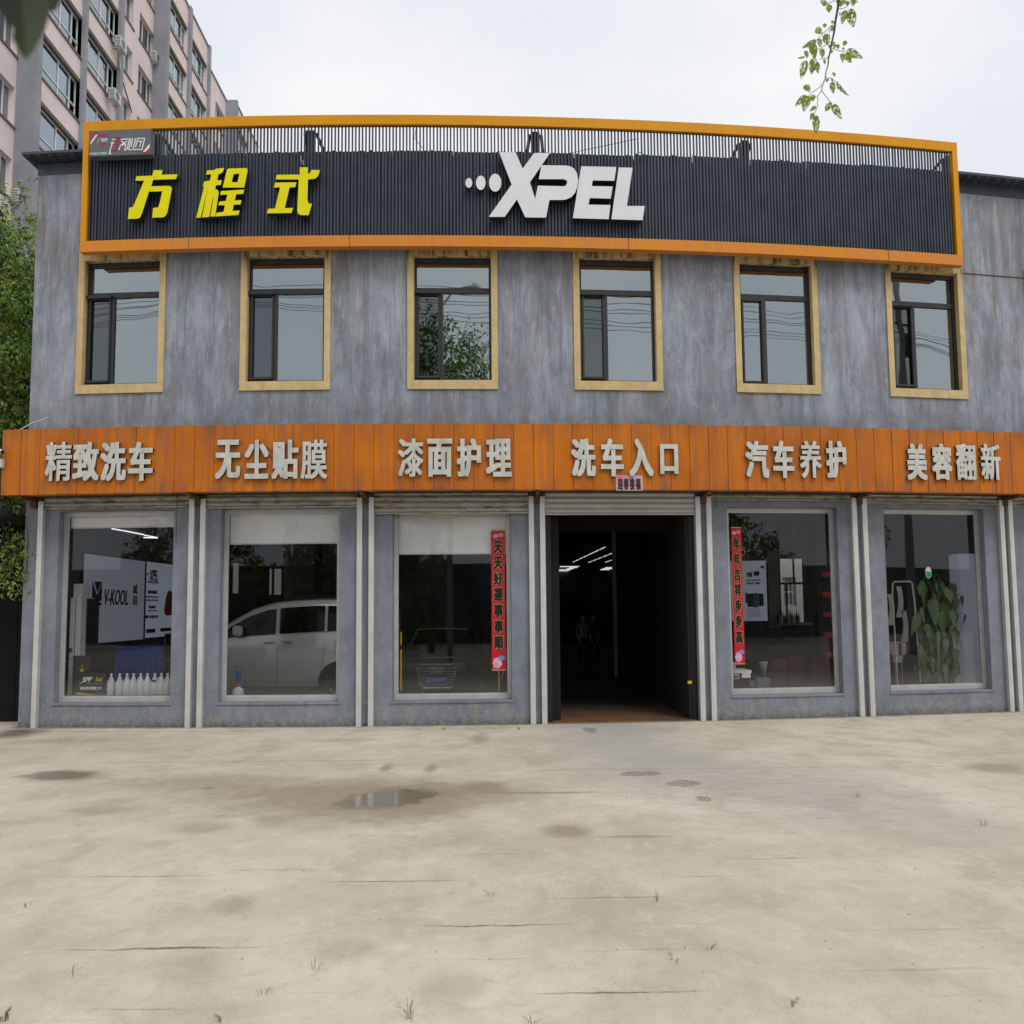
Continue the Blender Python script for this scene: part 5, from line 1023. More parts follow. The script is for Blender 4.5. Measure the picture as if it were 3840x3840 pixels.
# plaid seats, counter, grey chair, dark rack with red tags
pl = [((480, 1500), (665, 1750), 1.1, 'nearest plaid covered seat at the left of the fourth window'), ((645, 1480), (820, 1750), 1.35, 'second plaid covered seat from the left in the fourth window'), ((745, 1465), (905, 1660), 1.7, 'plaid covered seat on wooden legs, third in the fourth window'), ((905, 1470), (1085, 1740), 1.3, 'plaid covered seat at the right edge of the fourth window')]
for i, (a, c, Y, lab) in enumerate(pl):
    p, r_ = y4(*a, Y), y4(*c, Y); w_ = (r_[0]-p[0])/2; cx_ = (p[0]+r_[0])/2; zt = p[1]; T = empty('plaid_seat', (cx_, Y, FLR), lab, 'seat', 'plaid covered seats')
    q = MB(); n = 10; vs = []
    for j in range(n+1):
        t = j/n; z = .1+(zt-.1)*t; d = .12*math.sin(t*2.6); ww = w_*(1-.12*max(0, t-.8)*5)
        vs += [(-ww, d, z), (-ww*.5, d-.03, z+.02*(t > .9)), (ww*.5, d-.03, z+.02*(t > .9)), (ww, d, z), (ww, d+.1, z), (-ww, d+.1, z)]
    q.add(vs, [(j*6+m_, j*6+(m_+1) % 6, j*6+6+(m_+1) % 6, j*6+6+m_) for j in range(n) for m_ in range(6)]+[(n*6+5, n*6+4, n*6+3, n*6+2, n*6+1, n*6)])
    k = put('backrest', q, 'plaid', org=(0, 0, 0)); k.parent = T; k.location = (0, 0, 0)
    q = MB(); q.box(-w_, w_, .12, .55, .38, .5); k = put('seat', q, 'plaid', org=(0, 0, 0), bevel=.02); k.parent = T; k.location = (0, 0, 0)
    M['wood'] = M.get('wood') or simple('seat_wood', (.25, .13, .06), .6)
    for sx in (-1, 1):
        for yy in (.06, .5): q = MB(); q.tube([(sx*w_*.7, yy, .38), (sx*w_*.8, yy, 0)], .018, 6); k = put('leg', q, 'wood', org=(0, 0, 0)); k.parent = T; k.location = (0, 0, 0)
p, r_ = y4(118, 1560, .8), y4(305, 1605, .8); CT = empty('sewing_table', (p[0], .8, FLR), 'pale table edge with a small switch box below the right couplet banner', 'table')
def ct(nm_, q, m_): k = put(nm_, q, m_, org=(0, 0, 0)); k.parent = CT; k.location = (0, 0, 0); return k
w_ = r_[0]-p[0]; zt = p[1]-.12; q = MB(); q.box(-.35, w_, 0, .5, zt, zt+.05); ct('table_top', q, 'blind'); q = MB(); q.box(w_-.17, w_-.02, -.01, .1, zt-.08, zt); ct('rail_end', q, 'blind'); q = MB(); q.box(w_-.33, w_-.22, -.02, .05, zt-.1, zt-.01); ct('switch_box', q, 'white_dull'); q = MB(); q.box(w_-.32, w_-.23, -.024, -.02, zt-.09, zt-.03); ct('switch_plate', q, 'red_plastic')
for x in (-.3, w_-.35): q = MB(); q.tube([(x, .05, 0), (x, .05, zt)], .02, 8); ct('leg', q, 'blind')
q = MB(); q.box(-.2, w_-.25, .1, .3, zt+.051, zt+.18); ct('sewing_head', q, 'white_dull')
p, r_ = y4(350, 1655, .9), y4(490, 1750, .9); q = MB(); q.box(p[0], r_[0], .9, 1.2, .06, p[1]); put('steel_bin', q, 'sign_grey', label='grey steel bin on the floor between table and plaid seats', cat='bin', bevel=.01)
p, r_ = y4(285, 1682, .8), y4(340, 1735, .8); q = MB(); q.box(p[0], r_[0], .8, .95, r_[1], p[1]); bb = put('small_box', q, 'blue_plastic', label='small blue and red box low under the pale table edge', cat='box'); q = MB(); q.box(p[0]+.002, r_[0]-.002, .795, .8, r_[1], (r_[1]+p[1])/2); put('red_band', q, 'red_plastic', bb)
p = y4(540, 1500, 1.8); q = MB(); q.lathe([(.2, 0), (.23, .1), (.24, .3), (.22, .32)], (p[0], 2.1, .55), 16); put('grey_armchair', q, 'white_dull', label='pale rounded chair shell behind the plaid seats', cat='chair', smooth=True)
p = y4(1040, 600, 2.4); RKx = p[0]; q = MB(); q.box(RKx-.2, RKx+.7, 2.7, 2.74, .03, 3.2); q.box(RKx-.2, RKx-.17, 2.4, 2.7, .03, 3.2); q.box(RKx+.67, RKx+.7, 2.4, 2.7, .03, 3.2)
zz_ = [y4(1040, y, 2.4)[1] for y in (640, 835, 1030, 1225, 1420)]
for z in zz_: q.box(RKx-.17, RKx+.67, 2.4, 2.7, z-.1, z-.07)
RKo = put('display_rack', q, 'black_plastic', label='tall dark display rack with red shelf tags at the right of the fourth window', cat='rack')
for z in zz_: q = MB(); q.box(RKx-.12, RKx+.04, 2.38, 2.39, z-.07, z+.02); put('shelf_tag', q, 'red_plastic', RKo)
# --- fifth window
s5 = lambda x, y: (3280+x*.414, 1880+y*.414)
def y5(x, y, Y): return Yp(*s5(x, y), Y)
q = MB(); pts = [(160, 820), (163, 745), (180, 728), (260, 726), (325, 726), (340, 745), (360, 900), (375, 1100), (390, 1300), (405, 1500), (418, 1640)]
q.tube([(y5(x, y, 1.9)[0], 1.9, y5(x, y, 1.9)[1]) for x, y in pts], .016, 8); q.tube([(y5(160, 820, 1.9)[0], 1.9, y5(160, 820, 1.9)[1]), (y5(195, 1290, 1.9)[0], 1.9, FLR)], .012, 6); put('metal_hoop', q, 'white_dull', label='bent white metal hoop stand beside the climbing plant', cat='stand')
for (x0, x1, Y, lab) in ((135, 290, 2.0, 'striped cream seat with two wooden legs in the last window'), (40, 138, 2.1, 'striped cream seat cut off by the left edge of the last window')):
    a_, c_ = y5(x0, 1290, Y), y5(x1, 1405, Y); T = empty('striped_chair', ((a_[0]+c_[0])/2, Y, FLR), lab, 'seat', 'striped cream seats'); w_ = (c_[0]-a_[0])/2; z0, z1 = c_[1], a_[1]
    q = MB(); q.prism([[(-w_, z1), (w_, z1), (w_, z0+.06), (w_*.8, z0), (-w_*.8, z0), (-w_, z0+.06)]], lambda a, b_, t: (a, -t, b_), -.3, 0); k = put('seat', q, 'rib_cream', org=(0, 0, 0)); k.parent = T; k.location = (0, 0, 0); k['label'] = 'ribbed cream seat cover'
    q = MB(); q.prism([[(-w_*.65, z0), (w_*.65, z0), (w_*.5, z0-.14), (-w_*.5, z0-.14)]], lambda a, b_, t: (a, -t, b_), -.2, -.02); k = put('seat_apron', q, 'rib_cream', org=(0, 0, 0)); k.parent = T; k.location = (0, 0, 0)
    q = MB(); q.box(w_*.1, w_*.42, -.004, -.0, z0, z1-.02); k = put('red_stripe', q, 'plaid', org=(0, 0, 0)); k.parent = T; k.location = (0, 0, 0)
    for sx in (-.3, .35): q = MB(); q.tube([(sx*w_*1.2, .03, z0-.14), (sx*w_*1.3, .03, .0)], .016, 6); k = put('leg', q, 'wood', org=(0, 0, 0)); k.parent = T; k.location = (0, 0, 0)
a_, c_ = y5(762, 475, 2.2), y5(880, 1590, 2.2); q = MB(); q.box(a_[0], c_[0]+.2, 2.2, 2.6, FLR, a_[1]); put('white_cupboard', q, 'lightbox', label='tall plain white cupboard at the right of the last window', cat='cupboard')  # cupboard face given a faint glow of its own to look brighter
for (x, y, w_) in ((190, 980, 45), (110, 1050, 40), (235, 1200, 40)):
    a_ = y5(x, y, 2.6); q = MB(); q.prism([[(a_[0]+.1*math.sin(t*3)*.4+w_*.0006*math.cos(t*2), a_[1]+.45-t*.6) for t in [i/6 for i in range(7)]]+[(a_[0]+.12+.03*math.sin(t*3), a_[1]+.45-t*.6) for t in [1-i/6 for i in range(7)]]], lambda a, b_, t: (a, 2.6-t, b_), 0, .02)
    put('hanging_cloth', q, 'blind', label={190: 'pale cloth hanging from the metal hoop stand', 110: 'pale cloth at the left edge of the last window', 235: 'low pale cloth hanging over the striped seat'}[x], cat='cloth', group='hanging pale cloths')
# climbing plant with big drooping leaves
PLt = empty('climbing_plant', (y5(580, 1640, 1.7)[0], 1.7, FLR), 'tall climbing houseplant with long drooping heart leaves in the last window', 'plant')
pc = Vector(PLt.location)
q = MB(); q.lathe([(.14, 0), (.2, .3), (.21, .32)], n=16); k = put('pot', q, 'black_plastic', org=(0, 0, 0)); k.parent = PLt; k.location = (0, 0, 0)
q = MB(); q.tube([(0, 0, .2), (.02, 0, 1.2), (0, .02, 2.1)], .03, 8)
def biglf(L_, W_, seed):
    r2 = random.Random(seed); q = MB(); out = [(0, 0), (.16, .07), (.34, .02), (.5, -.12), (.47, -.35), (.3, -.62), (.12, -.88), (0, -1.0)]; n = len(out); vs = []
    for i, (x, z) in enumerate(out): vs += [(-x*W_, .03*W_*4*x*x, z*L_), (0, -.035*math.sin(i/n*PI), (z-.0)*L_ if i not in (1, 2) else z*L_-.04*L_), (x*W_, .03*W_*4*x*x, z*L_)]
    q.add(vs, [f for i in range(n-1) for f in ((3*i, 3*i+1, 3*i+4, 3*i+3), (3*i+1, 3*i+2, 3*i+5, 3*i+4))]); return q
protos = [put('leaf', biglf(1, .8+.12*i, i), 'leaf_in', org=(0, 0, 0), smooth=True) for i in range(3)]
for o in protos: o.parent = PLt
lf = [(430, 730, 190), (525, 900, 210), (410, 1020, 190), (640, 790, 130), (600, 810, 150), (660, 900, 260), (600, 1020, 200), (540, 1160, 150), (700, 1130, 150), (580, 1180, 140), (790, 860, 90), (735, 840, 100), (820, 1030, 90), (410, 1310, 170), (580, 1370, 130), (530, 1430, 110), (365, 1490, 50), (480, 1560, 80), (720, 1370, 90), (640, 1250, 120), (470, 1120, 110), (700, 1000, 130), (560, 750, 90), (770, 1260, 60), (450, 1500, 100), (640, 1480, 100), (750, 1520, 90), (690, 1400, 90), (520, 1290, 90)]
r2 = random.Random(5)
for i in range(42): lf.append((r2.uniform(400, 760), r2.uniform(720, 1560), r2.uniform(70, 150)))
for i, (x, y, l) in enumerate(lf):
    Y = 1.42+r2.random()*.4 if i < 29 else 1.6+r2.random()*.35; a_ = y5(x, y, Y); L_ = l*.414/FF*(CD+Y)
    o = protos[i] if i < 3 else protos[i % 3].copy()
    if i >= 3: COL.objects.link(o)
    o.parent = PLt; o.location = Vector((a_[0], Y, a_[1]))-pc; o.scale = (L_*.5, L_*.6, L_*1.12); o.rotation_euler = (r2.uniform(-.3, .25), r2.uniform(-.35, .35), r2.uniform(-.7, .7))
    b_ = Vector(o.location); q.tube([b_, b_*.5+Vector((0, .05, (b_.z+.15)*.5+.1)), (0, .02, max(.3, min(2.1, b_.z-.1)))], .005, 4)
k = put('stem', q, 'leaf_in', org=(0, 0, 0)); k.parent = PLt; k.location = (0, 0, 0)
# ================================================================== SECURITY CAMERA, CABLE
cp = F(-8, 1690, .72); q = MB(bow=True); q.tube([(cp[0]-.12, -.72, cp[1]+.02), (cp[0]+.08, -.74, cp[1]-.03)], .045, 12); SCm = put('security_camera', q, 'white_paint', label='white security camera on the left end of the orange band', cat='camera')
q = MB(bow=True); q.tube([(cp[0]+.08, -.74, cp[1]-.03), (cp[0]+.1, -.742, cp[1]-.035)], .035, 12); put('lens', q, 'black_plastic', SCm)
q = MB(bow=True); q.box(cp[0]-.05, cp[0]+.06, -.7, -.615, cp[1]-.27, cp[1]-.13); q.tube([(cp[0], -.66, cp[1]-.15), (cp[0]-.02, -.7, cp[1]-.04)], .018, 6); put('bracket', q, 'white_dull', SCm)
q = MB(bow=True); q.tube([(F(x, y, .3)[0], -.3, F(x, y, .3)[1]) for x, y in ((76, 1612), (100, 1598), (125, 1585), (145, 1580), (170, 1570), (183, 1566))], .012, 6); put('bare_cable', q, 'white_dull', label='short white cable bent up over the left end of the orange band', cat='cable')
# ================================================================== APARTMENT BLOCK
SLP = -.02
APT = empty('apartment_block', (CX-20.7, 30, 0), 'tall pink and grey apartment block with white window frames rising behind at the left', 'building')
TH = math.atan(-SLP)
ADIR = Vector((SLP, 1, 0)); ANRM = Vector((1, -SLP, 0))
def ap_pt(l, y, z): return (CX+l+SLP*(y+CD), y, z)
def abox(q, l0, l1, y0, y1, z0, z1, mi=0):
    q.add([ap_pt(l, y, z) for l in (l0, l1) for y in (y0, y1) for z in (z0, z1)], [(0, 1, 3, 2), (4, 6, 7, 5), (0, 4, 5, 1), (2, 3, 7, 6), (0, 2, 6, 4), (1, 5, 7, 3)], mi)
LB, LM, LC = -20.0, -20.7, -19.8
q = MB(); lint = [25.04+3.27*i for i in range(-7, 6)]; ATOP = 42.9
FL = [z for z in lint]
# facade bays: (plane, y0, y1, kind)
baysA = [('M', 13.6, 16.4, 's'), ('M', 17.6, 19.0, 's'), ('M', 20.6, 23.2, 's'), ('B', 23.95, 27.85, 'b'), ('B', 28.3, 32.1, 'b'), ('M', 34.6, 35.85, 's'), ('M', 36.8, 39.2, 's'), ('B', 39.55, 43.2, 'b'), ('B', 43.8, 47.45, 'b'), ('M', 49.0, 49.9, 's'), ('M', 51.9, 54.2, 's'), ('B', 55.3, 58.6, 'b')]
def awall(q, L_, y0, y1, hs):
    ys = sorted({y0, y1, *[h[0] for h in hs], *[h[1] for h in hs]}); zs = sorted({0, ATOP, *[h[2] for h in hs], *[h[3] for h in hs]})
    for a, c in zip(ys, ys[1:]):
        for d, e in zip(zs, zs[1:]):
            if any(h[0] < (a+c)/2 < h[1] and h[2] < (d+e)/2 < h[3] for h in hs): continue
            q.add([ap_pt(L_, a, d), ap_pt(L_, c, d), ap_pt(L_, c, e), ap_pt(L_, a, e)], [(0, 1, 2, 3)])
    for h in hs:
        for (p, r_) in (((h[0], h[2]), (h[1], h[2])), ((h[1], h[2]), (h[1], h[3])), ((h[1], h[3]), (h[0], h[3])), ((h[0], h[3]), (h[0], h[2]))):
            q.add([ap_pt(L_, p[0], p[1]), ap_pt(L_, r_[0], r_[1]), ap_pt(L_-.3, r_[0], r_[1]), ap_pt(L_-.3, p[0], p[1])], [(0, 1, 2, 3)])
holesM, holesB = [], []
for (pl_, y0, y1, kd) in baysA:
    for z in FL: (holesM if pl_ == 'M' else holesB).append((y0, y1, z-(1.76 if kd == 's' else 2.18), z))
q = MB(); awall(q, LM, 8, 62, holesM); abox(q, LM-14, LM-1.0, 8, 62, 0, ATOP-.3); put('main_wall', q, 'pink_wall', APT)
for (a, c) in ((23.7, 32.5), (39.35, 47.8), (54.9, 62)): q = MB(); awall(q, LB, a, c, [h for h in holesB if a < h[0] < c]); put('bay_wall', q, 'pink_wall', APT)
for (a, c) in ((23.3, 23.75), (27.85, 28.15), (32.1, 32.5), (39.0, 39.4), (43.25, 43.65), (47.5, 47.8), (54.6, 54.95)):
    q = MB(); abox(q, LM+.01, LC, a, c, 0, ATOP+.12); put('pilaster', q, 'apt_grey', APT)
for (L_, a, c) in ((LM, 8, 23.3), (LM, 32.52, 39.0), (LM, 47.82, 54.6), (LB, 23.76, 27.84), (LB, 28.16, 32.09), (LB, 39.41, 43.24), (LB, 43.66, 47.49), (LB, 54.96, 62)):
    q = MB(); abox(q, L_-.3, L_+.09, a, c, ATOP, ATOP+.1); put('parapet_coping', q, 'apt_grey', APT)
for (pl_, y0, y1, kd) in baysA:
    L_ = LM if pl_ == 'M' else LB; ex = 0 if kd == 'b' else .15
    for z in FL:
        q = MB(); abox(q, L_-.28, L_+.06, y0-ex, y1+ex, z-(1.76 if kd == 's' else 2.18)-.1, z-(1.76 if kd == 's' else 2.18)-.002); put('window_sill', q, 'apt_sill', APT)
        if kd == 'b': q = MB(); abox(q, LB-.27, LB-.02, y0+.003, y1-.003, z-.16, z-.004); put('balcony_lintel', q, 'apt_sill', APT)
M['curtain'] = simple('pale_curtain', (.5, .52, .52), .9); M['room_dark'] = simple('room_interior', (.09, .09, .09), .9)
vis = {0: (18, 26), 1: (18, 26), 2: (18, 30), 3: (18, 33), 4: (18, 36), 5: (21, 40), 6: (24, 40), 7: (26, 43), 8: (27, 43), 9: (30, 43), 10: (30, 43), 11: (33, 43)}
for bi, (pl_, y0, y1, kd) in enumerate(baysA):
    L_ = (LM if pl_ == 'M' else LB)-.22; h = 1.76 if kd == 's' else 2.18; w_ = y1-y0
    for z in FL:
        z0 = z-h; q = MB(); fr = .055; l0, l1 = L_-.04, L_+.03; zt = z-.0 if kd == 's' else z-.17
        abox(q, l0, l1, y0+.01, y0+fr, z0+.01, zt-.01); abox(q, l0, l1, y1-fr, y1-.01, z0+.01, zt-.01); abox(q, l0, l1, y0+fr, y1-fr, z0+.01, z0+fr); abox(q, l0, l1, y0+fr, y1-fr, zt-fr, zt-.01)
        if kd == 'b': cuts = [.12, .53, .83] if bi in (3, 4) else [.02, .5, .83]; zr = z0+.72
        else: cuts = [.5] if w_ < 1.6 else [.4, .78]; zr = None
        for c in cuts: abox(q, l0, l1, y0+w_*c-.03, y0+w_*c+.03, z0+fr, zt-fr)
        if zr: abox(q, l0-.002, l1+.002, y0+fr, y1-fr, zr-.03, zr+.03)
        W = put('window', q, 'upvc', APT)
        lo, hi = vis[bi]
        segs_ = [0]+cuts+[1]
        if lo < z < hi:
            for si, (a, c) in enumerate(zip(segs_, segs_[1:])):
                if c-a < .05: continue
                q = MB(); abox(q, L_-.015, L_-.01, y0+w_*a+.03, y0+w_*c-.03, z0+.04, zt-.04); put('pane', q, 'glass_apt' if (kd == 'b' and c < .9) or rng.random() < .5 else 'glass_up', W)
        else:
            q = MB(); abox(q, L_-.015, L_-.01, y0+.03, y1-.03, z0+.04, zt-.04); put('pane', q, 'glass_apt', W)
q = MB(); abox(q, LM-.9, LM-.8, 8, 62, 0, 42.5); put('inner_wall', q, 'curtain', APT)
# air conditioners
def acu(px, py, L_, lab, first=[None]):
    r_ = ray(px, py); t = L_/(r_.x-SLP*r_.y); p = CAMP+r_*t
    if first[0] is None:
        T = empty('air_conditioner', p, lab, 'air conditioner', 'outdoor air conditioner units')
        q = MB(); q.box(0, .34, -.42, .42, -.3, .3); k = put('casing', q, 'white_dull', org=(0, 0, 0), bevel=.012); k.parent = T; k.location = (0, 0, 0); Cs = k
        q = MB(); q.tube([(.34, -.08, 0), (.348, -.08, 0)], .23, 20); k = put('fan_grille', q, 'sign_grey', org=(0, 0, 0)); k.parent = Cs; k.location = (0, 0, 0)
        for i in range(5): q = MB(); q.box(.04, .3, -.425, -.42, -.24+.1*i, -.2+.1*i); k = put('side_vent', q, 'sign_grey', org=(0, 0, 0)); k.parent = Cs; k.location = (0, 0, 0)
        for y in (-.3, .3): q = MB(); q.box(-.1, .36, y-.02, y+.02, -.36, -.31); q.tube([(-.05, y, -.62), (.3, y, -.34)], .018, 5); k = put('bracket', q, 'white_dull', org=(0, 0, 0)); k.parent = T; k.location = (0, 0, 0)
        q = MB(); q.tube([(0, .3, -.1), (-.02, .4, -.5), (-.03, .5, -1.0), (-.05, 1.4, -1.5)], .025, 5); k = put('pipe', q, 'blind', org=(0, 0, 0)); k.parent = T; k.location = (0, 0, 0)
        T.rotation_euler.z = TH; first[0] = T
    else: copy_tree(first[0], p, TH, lab)
acu(440+5*.2484, 680*.2484, -19.75, 'upper air conditioner unit between the pilasters of the apartment block')
acu(1840*.2277, 1600*.2277, -19.75, 'lower air conditioner unit with visible round fan on the apartment block')
acu(440+540*.2484, 890*.2484, -20.65, 'air conditioner unit beside the wide grey pier of the apartment block')
acu(115*.4969, 1500*.4969, -20.65, 'air conditioner unit low at the left edge above the tree')
q = MB(); a_ = [ap_pt(LM+.05, y, z) for y, z in ((34.0, 33.0), (34.3, 32.4), (35, 31.9), (35.9, 31.2))]; q.tube(a_, .03, 5); put('drain_pipe', q, 'steel_dark', APT)
# ================================================================== TREES
def leaves_mesh(name, centers, size, seed, mats, parent=None, droop=.5, aspect=2.2, jitter=.4, weights=(.5, .3, .2)):
    r_ = np.random.default_rng(seed); n = len(centers); c = np.asarray(centers)
    s_ = size*(1+jitter*(r_.random(n)-.5)*2)
    d = r_.normal(size=(n, 3)); d[:, 2] -= droop*2; d /= np.linalg.norm(d, axis=1)[:, None]
    e = np.cross(d, r_.normal(size=(n, 3))); e /= np.linalg.norm(e, axis=1)[:, None]; nn_ = np.cross(d, e)
    L_ = s_[:, None]; W_ = L_/aspect
    v = np.stack([c, c+d*L_*.4+e*W_*.5+nn_*L_*.06, c+d*L_, c+d*L_*.4-e*W_*.5+nn_*L_*.06], 1).reshape(-1, 3)
    me = bpy.data.meshes.new(name); me.vertices.add(4*n); me.vertices.foreach_set('co', v.ravel()); me.loops.add(4*n); me.polygons.add(n)
    me.loops.foreach_set('vertex_index', np.arange(4*n)); me.polygons.foreach_set('loop_start', np.arange(n)*4)
    for m_ in mats: me.materials.append(M[m_])
    me.polygons.foreach_set('material_index', r_.choice(len(mats), n, p=weights[:len(mats)])); me.update(); me.validate()
    o = bpy.data.objects.new(name, me); COL.objects.link(o)
    if parent: o.parent = parent; o.location = -WL[parent]
    return o
def clumps(blobs, n_twig, per, seed, spread=.35):
    r_ = np.random.default_rng(seed); out = []
    vol = np.array([b[3]*b[4]*b[5] for b in blobs]); vol /= vol.sum()
    for b in r_.choice(len(blobs), n_twig, p=vol):
        x, y, z, a, c, h = blobs[b]; d = r_.normal(size=3); d /= np.linalg.norm(d); rr = r_.random()**.45
        p = np.array([x+d[0]*a*rr, y+d[1]*c*rr, z+d[2]*h*rr]); dirn = r_.normal(size=3)*.6+d*.5; dirn[2] -= .45; dirn /= np.linalg.norm(dirn)
        t = r_.random(per)[:, None]; out.append(p+dirn*t*spread*1.6+r_.normal(size=(per, 3))*spread*.22)
    return np.concatenate(out)
def tree(name, loc, h, blobs, ntw, per, lab, seed, size=.09, cat='tree', group=None, tr=.16, mats=('leaf_a', 'leaf_b', 'leaf_c'), wts=(.5, .25, .25)):
    T = empty(name, loc, lab, cat, group); r_ = random.Random(seed); q = MB(); base = Vector(loc); top = base+Vector((r_.uniform(-.4, .4), r_.uniform(-.4, .4), h*.75))
    q.tube([base, base.lerp(top, .35)+Vector((.1, .05, 0)), base.lerp(top, .7), top], [tr, tr*.75, tr*.5, tr*.2], 10)
    for (x, y, z, a, c, hh) in blobs:
        s_ = base.lerp(top, r_.uniform(.3, .8)); e = Vector((x, y, z)); mid = s_.lerp(e, .5)+Vector((0, 0, -.2)); q.tube([s_, mid, e], [tr*.4, tr*.22, tr*.08], 6)
        for _ in range(3): e2 = e+Vector((r_.uniform(-a, a), r_.uniform(-c, c), r_.uniform(-hh, hh)))*.8; q.tube([mid.lerp(e, .6), e2], [tr*.12, .01], 4)
    put('trunk', q, 'bark', T); o = leaves_mesh('crown', clumps(blobs, ntw, per, seed), size, seed, mats, T, weights=wts)
    return T
def tp(px, py, Y): x, z = Yp(px, py, Y); return x, Y, z
bl = []
for (px, py, Y, a, c, h) in ((0, 800, 3.4, .7, .7, .6), (10, 950, 3.0, .8, .8, .7), (-60, 880, 3.5, .9, .8, .8), (60, 1000, 3.6, .6, .7, .6), (-40, 1100, 3.0, 1.1, .9, .9), (50, 1200, 2.8, .85, .9, .8), (70, 1400, 2.6, .7, .9, .8), (0, 1350, 2.4, 1, .8, .8), (-50, 1500, 2.6, 1.1, 1, .9), (60, 1580, 2.4, .8, .9, .7), (20, 1720, 2.4, 1.0, 1, .7), (-50, 1850, 2.6, 1.1, 1, .7), (30, 1950, 2.2, .8, .8, .6), (-60, 1250, 4.5, 1.4, 1.2, 1.2), (20, 1500, 4.6, 1.3, 1, 1.6), (40, 1150, 4.4, 1.0, 1, 1.2), (30, 1800, 4.2, 1.1, 1, 1.2)):
    p = tp(px, py, Y); bl.append((*p, a, c, h))
tree('alley_tree', (-8.3, 3.4, 0), 9.3, bl, 1500, 24, 'leafy green tree filling the gap between the workshop and the apartment block', 11, .1, tr=.14, wts=(.5, .22, .28))
# hanging creeper in front of the alley
bl = [(*tp(x, y, .25), a, .25, h) for x, y, a, h in ((20, 2040, .28, .3), (70, 2100, .22, .3), (30, 2160, .24, .2), (95, 2180, .14, .16), (60, 2010, .2, .2))]
CRp = empty('creeper', (-6.3, .3, 2.4), 'loose green creeper shoots hanging at the left corner of the workshop', 'creeper')
leaves_mesh('foliage', clumps(bl, 75, 9, 5, .16), .075, 4, ('leaf_a', 'leaf_b'), CRp, droop=.6, weights=(.55, .45)); q = MB()
r2 = random.Random(3)
for i in range(9): x0 = r2.uniform(-10, 110); a_, b2 = tp(x0, 1880, .3), tp(x0+r2.uniform(-10, 30), r2.uniform(2100, 2190), .25); q.tube([a_, Vector(a_).lerp(Vector(b2), .5)+Vector((.05, 0, 0)), b2], .006, 4)
put('stems', q, 'twig', CRp)
# alley: black boards, sheet and dark wall added to hold its shade
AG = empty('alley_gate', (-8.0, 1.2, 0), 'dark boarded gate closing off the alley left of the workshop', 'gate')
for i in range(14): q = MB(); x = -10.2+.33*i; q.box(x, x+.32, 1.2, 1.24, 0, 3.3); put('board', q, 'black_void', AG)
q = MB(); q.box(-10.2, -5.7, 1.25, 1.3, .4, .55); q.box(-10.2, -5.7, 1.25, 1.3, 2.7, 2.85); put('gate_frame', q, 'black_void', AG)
q = MB(); q.box(-30, -5.72, 5.6, 5.9, 0, 6.2); put('boundary_wall', q, 'interior', label='dark boundary wall behind the alley tree', cat='wall')
q = MB(); q.box(-10.3, -5.7, -.3, 5.5, 3.5, 3.56); q.box(-10.25, -10.2, 1.3, 5.5, 0, 3.5); AC_ = put('alley_canopy', q, 'black_void', label='dark sheet canopy over the alley mouth', cat='canopy')
# trees and poles across the road, mirrored in the windows
r2 = random.Random(21)
spots = [(-21, -31, 7.4), (-14.5, -30, 8.2), (-8, -31, 7.2), (-2.5, -30, 7.8), (.2, -24, 15.6), (8, -30, 7.6), (14, -31, 7.2), (20.5, -29, 8.6), (26, -31, 6.2), (34, -30, 8.8)]
ln = ['leftmost', 'second', 'third', 'fourth', 'tallest', 'sixth', 'seventh', 'eighth', 'low ninth', 'rightmost']
for i, (x, y, h) in enumerate(spots):
    bl = [(x+r2.uniform(-1.8, 1.8), y+r2.uniform(-1, 1), h*(.42+.46*j/8)+r2.uniform(-.3, .3), 1.9-.1*j, 1.7-.1*j, 1.1) for j in range(9)]+([(x+r2.uniform(-2.6, 2.6), y+r2.uniform(-1, 1), 12+.35*j, 1.7, 1.5, 1.1) for j in range(8)] if h > 12 else [])+[(x+r2.uniform(-3, 3), y, 1.6, 1.9, 1, 1.4)]
    tree('roadside_tree', (x, y, 0), h, bl, 1100 if h > 12 else 420, 16 if h > 12 else 12, ln[i]+' tree of the roadside row mirrored in the workshop windows', 30+i, .17 if h > 12 else .26, group='roadside trees mirrored in the windows', tr=.17)
q = MB(); q.box(-60, 70, -36, -35.6, 0, 4.5); put('roadside_wall', q, 'interior', label='long dark wall behind the roadside trees across the yard', cat='wall')
def upole(x, y, h, lab, lamp_=False):
    T = empty('utility_pole', (x, y, 0), lab, 'utility pole'); q = MB(); q.tube([(x, y, 0), (x, y, h)], [.17, .11], 12); put('shaft', q, 'concrete_pole', T)
    if lamp_:
        q = MB(); q.tube([(x, y, h-.2), (x+.5, y+.2, h+.3), (x+1.3, y+.4, h+.4)], .04, 6); q.lathe([(.25, 0), (.3, .05), (.1, .25)], (x+1.4, y+.4, h+.25), 12); put('lamp_arm', q, 'white_dull', T)
    else:
        q = MB(); q.box(x-.9, x+.9, y-.05, y+.05, h-1.2, h-1.1); q.box(x-.7, x+.7, y-.05, y+.05, h-2.0, h-1.92)
        for i in range(5): q.lathe([(.04, 0), (.06, .06), (.03, .14)], (x-.8+.4*i, y, h-1.1), 8)
        put('cross_arm', q, 'rust', T); q = MB(); q.lathe([(.3, 0), (.3, .8), (.2, .9)], (x+.45, y, h-3.2), 12); put('transformer', q, 'sign_grey', T)
upole(-8.7, -13.5, 14.3, 'concrete pole with transformer mirrored in the first upper window')
upole(1.2, -17.5, 13.4, 'street lamp pole mirrored in the third upper window', True)
upole(24.0, -14.0, 15.0, 'concrete pole at the right end of the overhead wires')
r2 = random.Random(9)
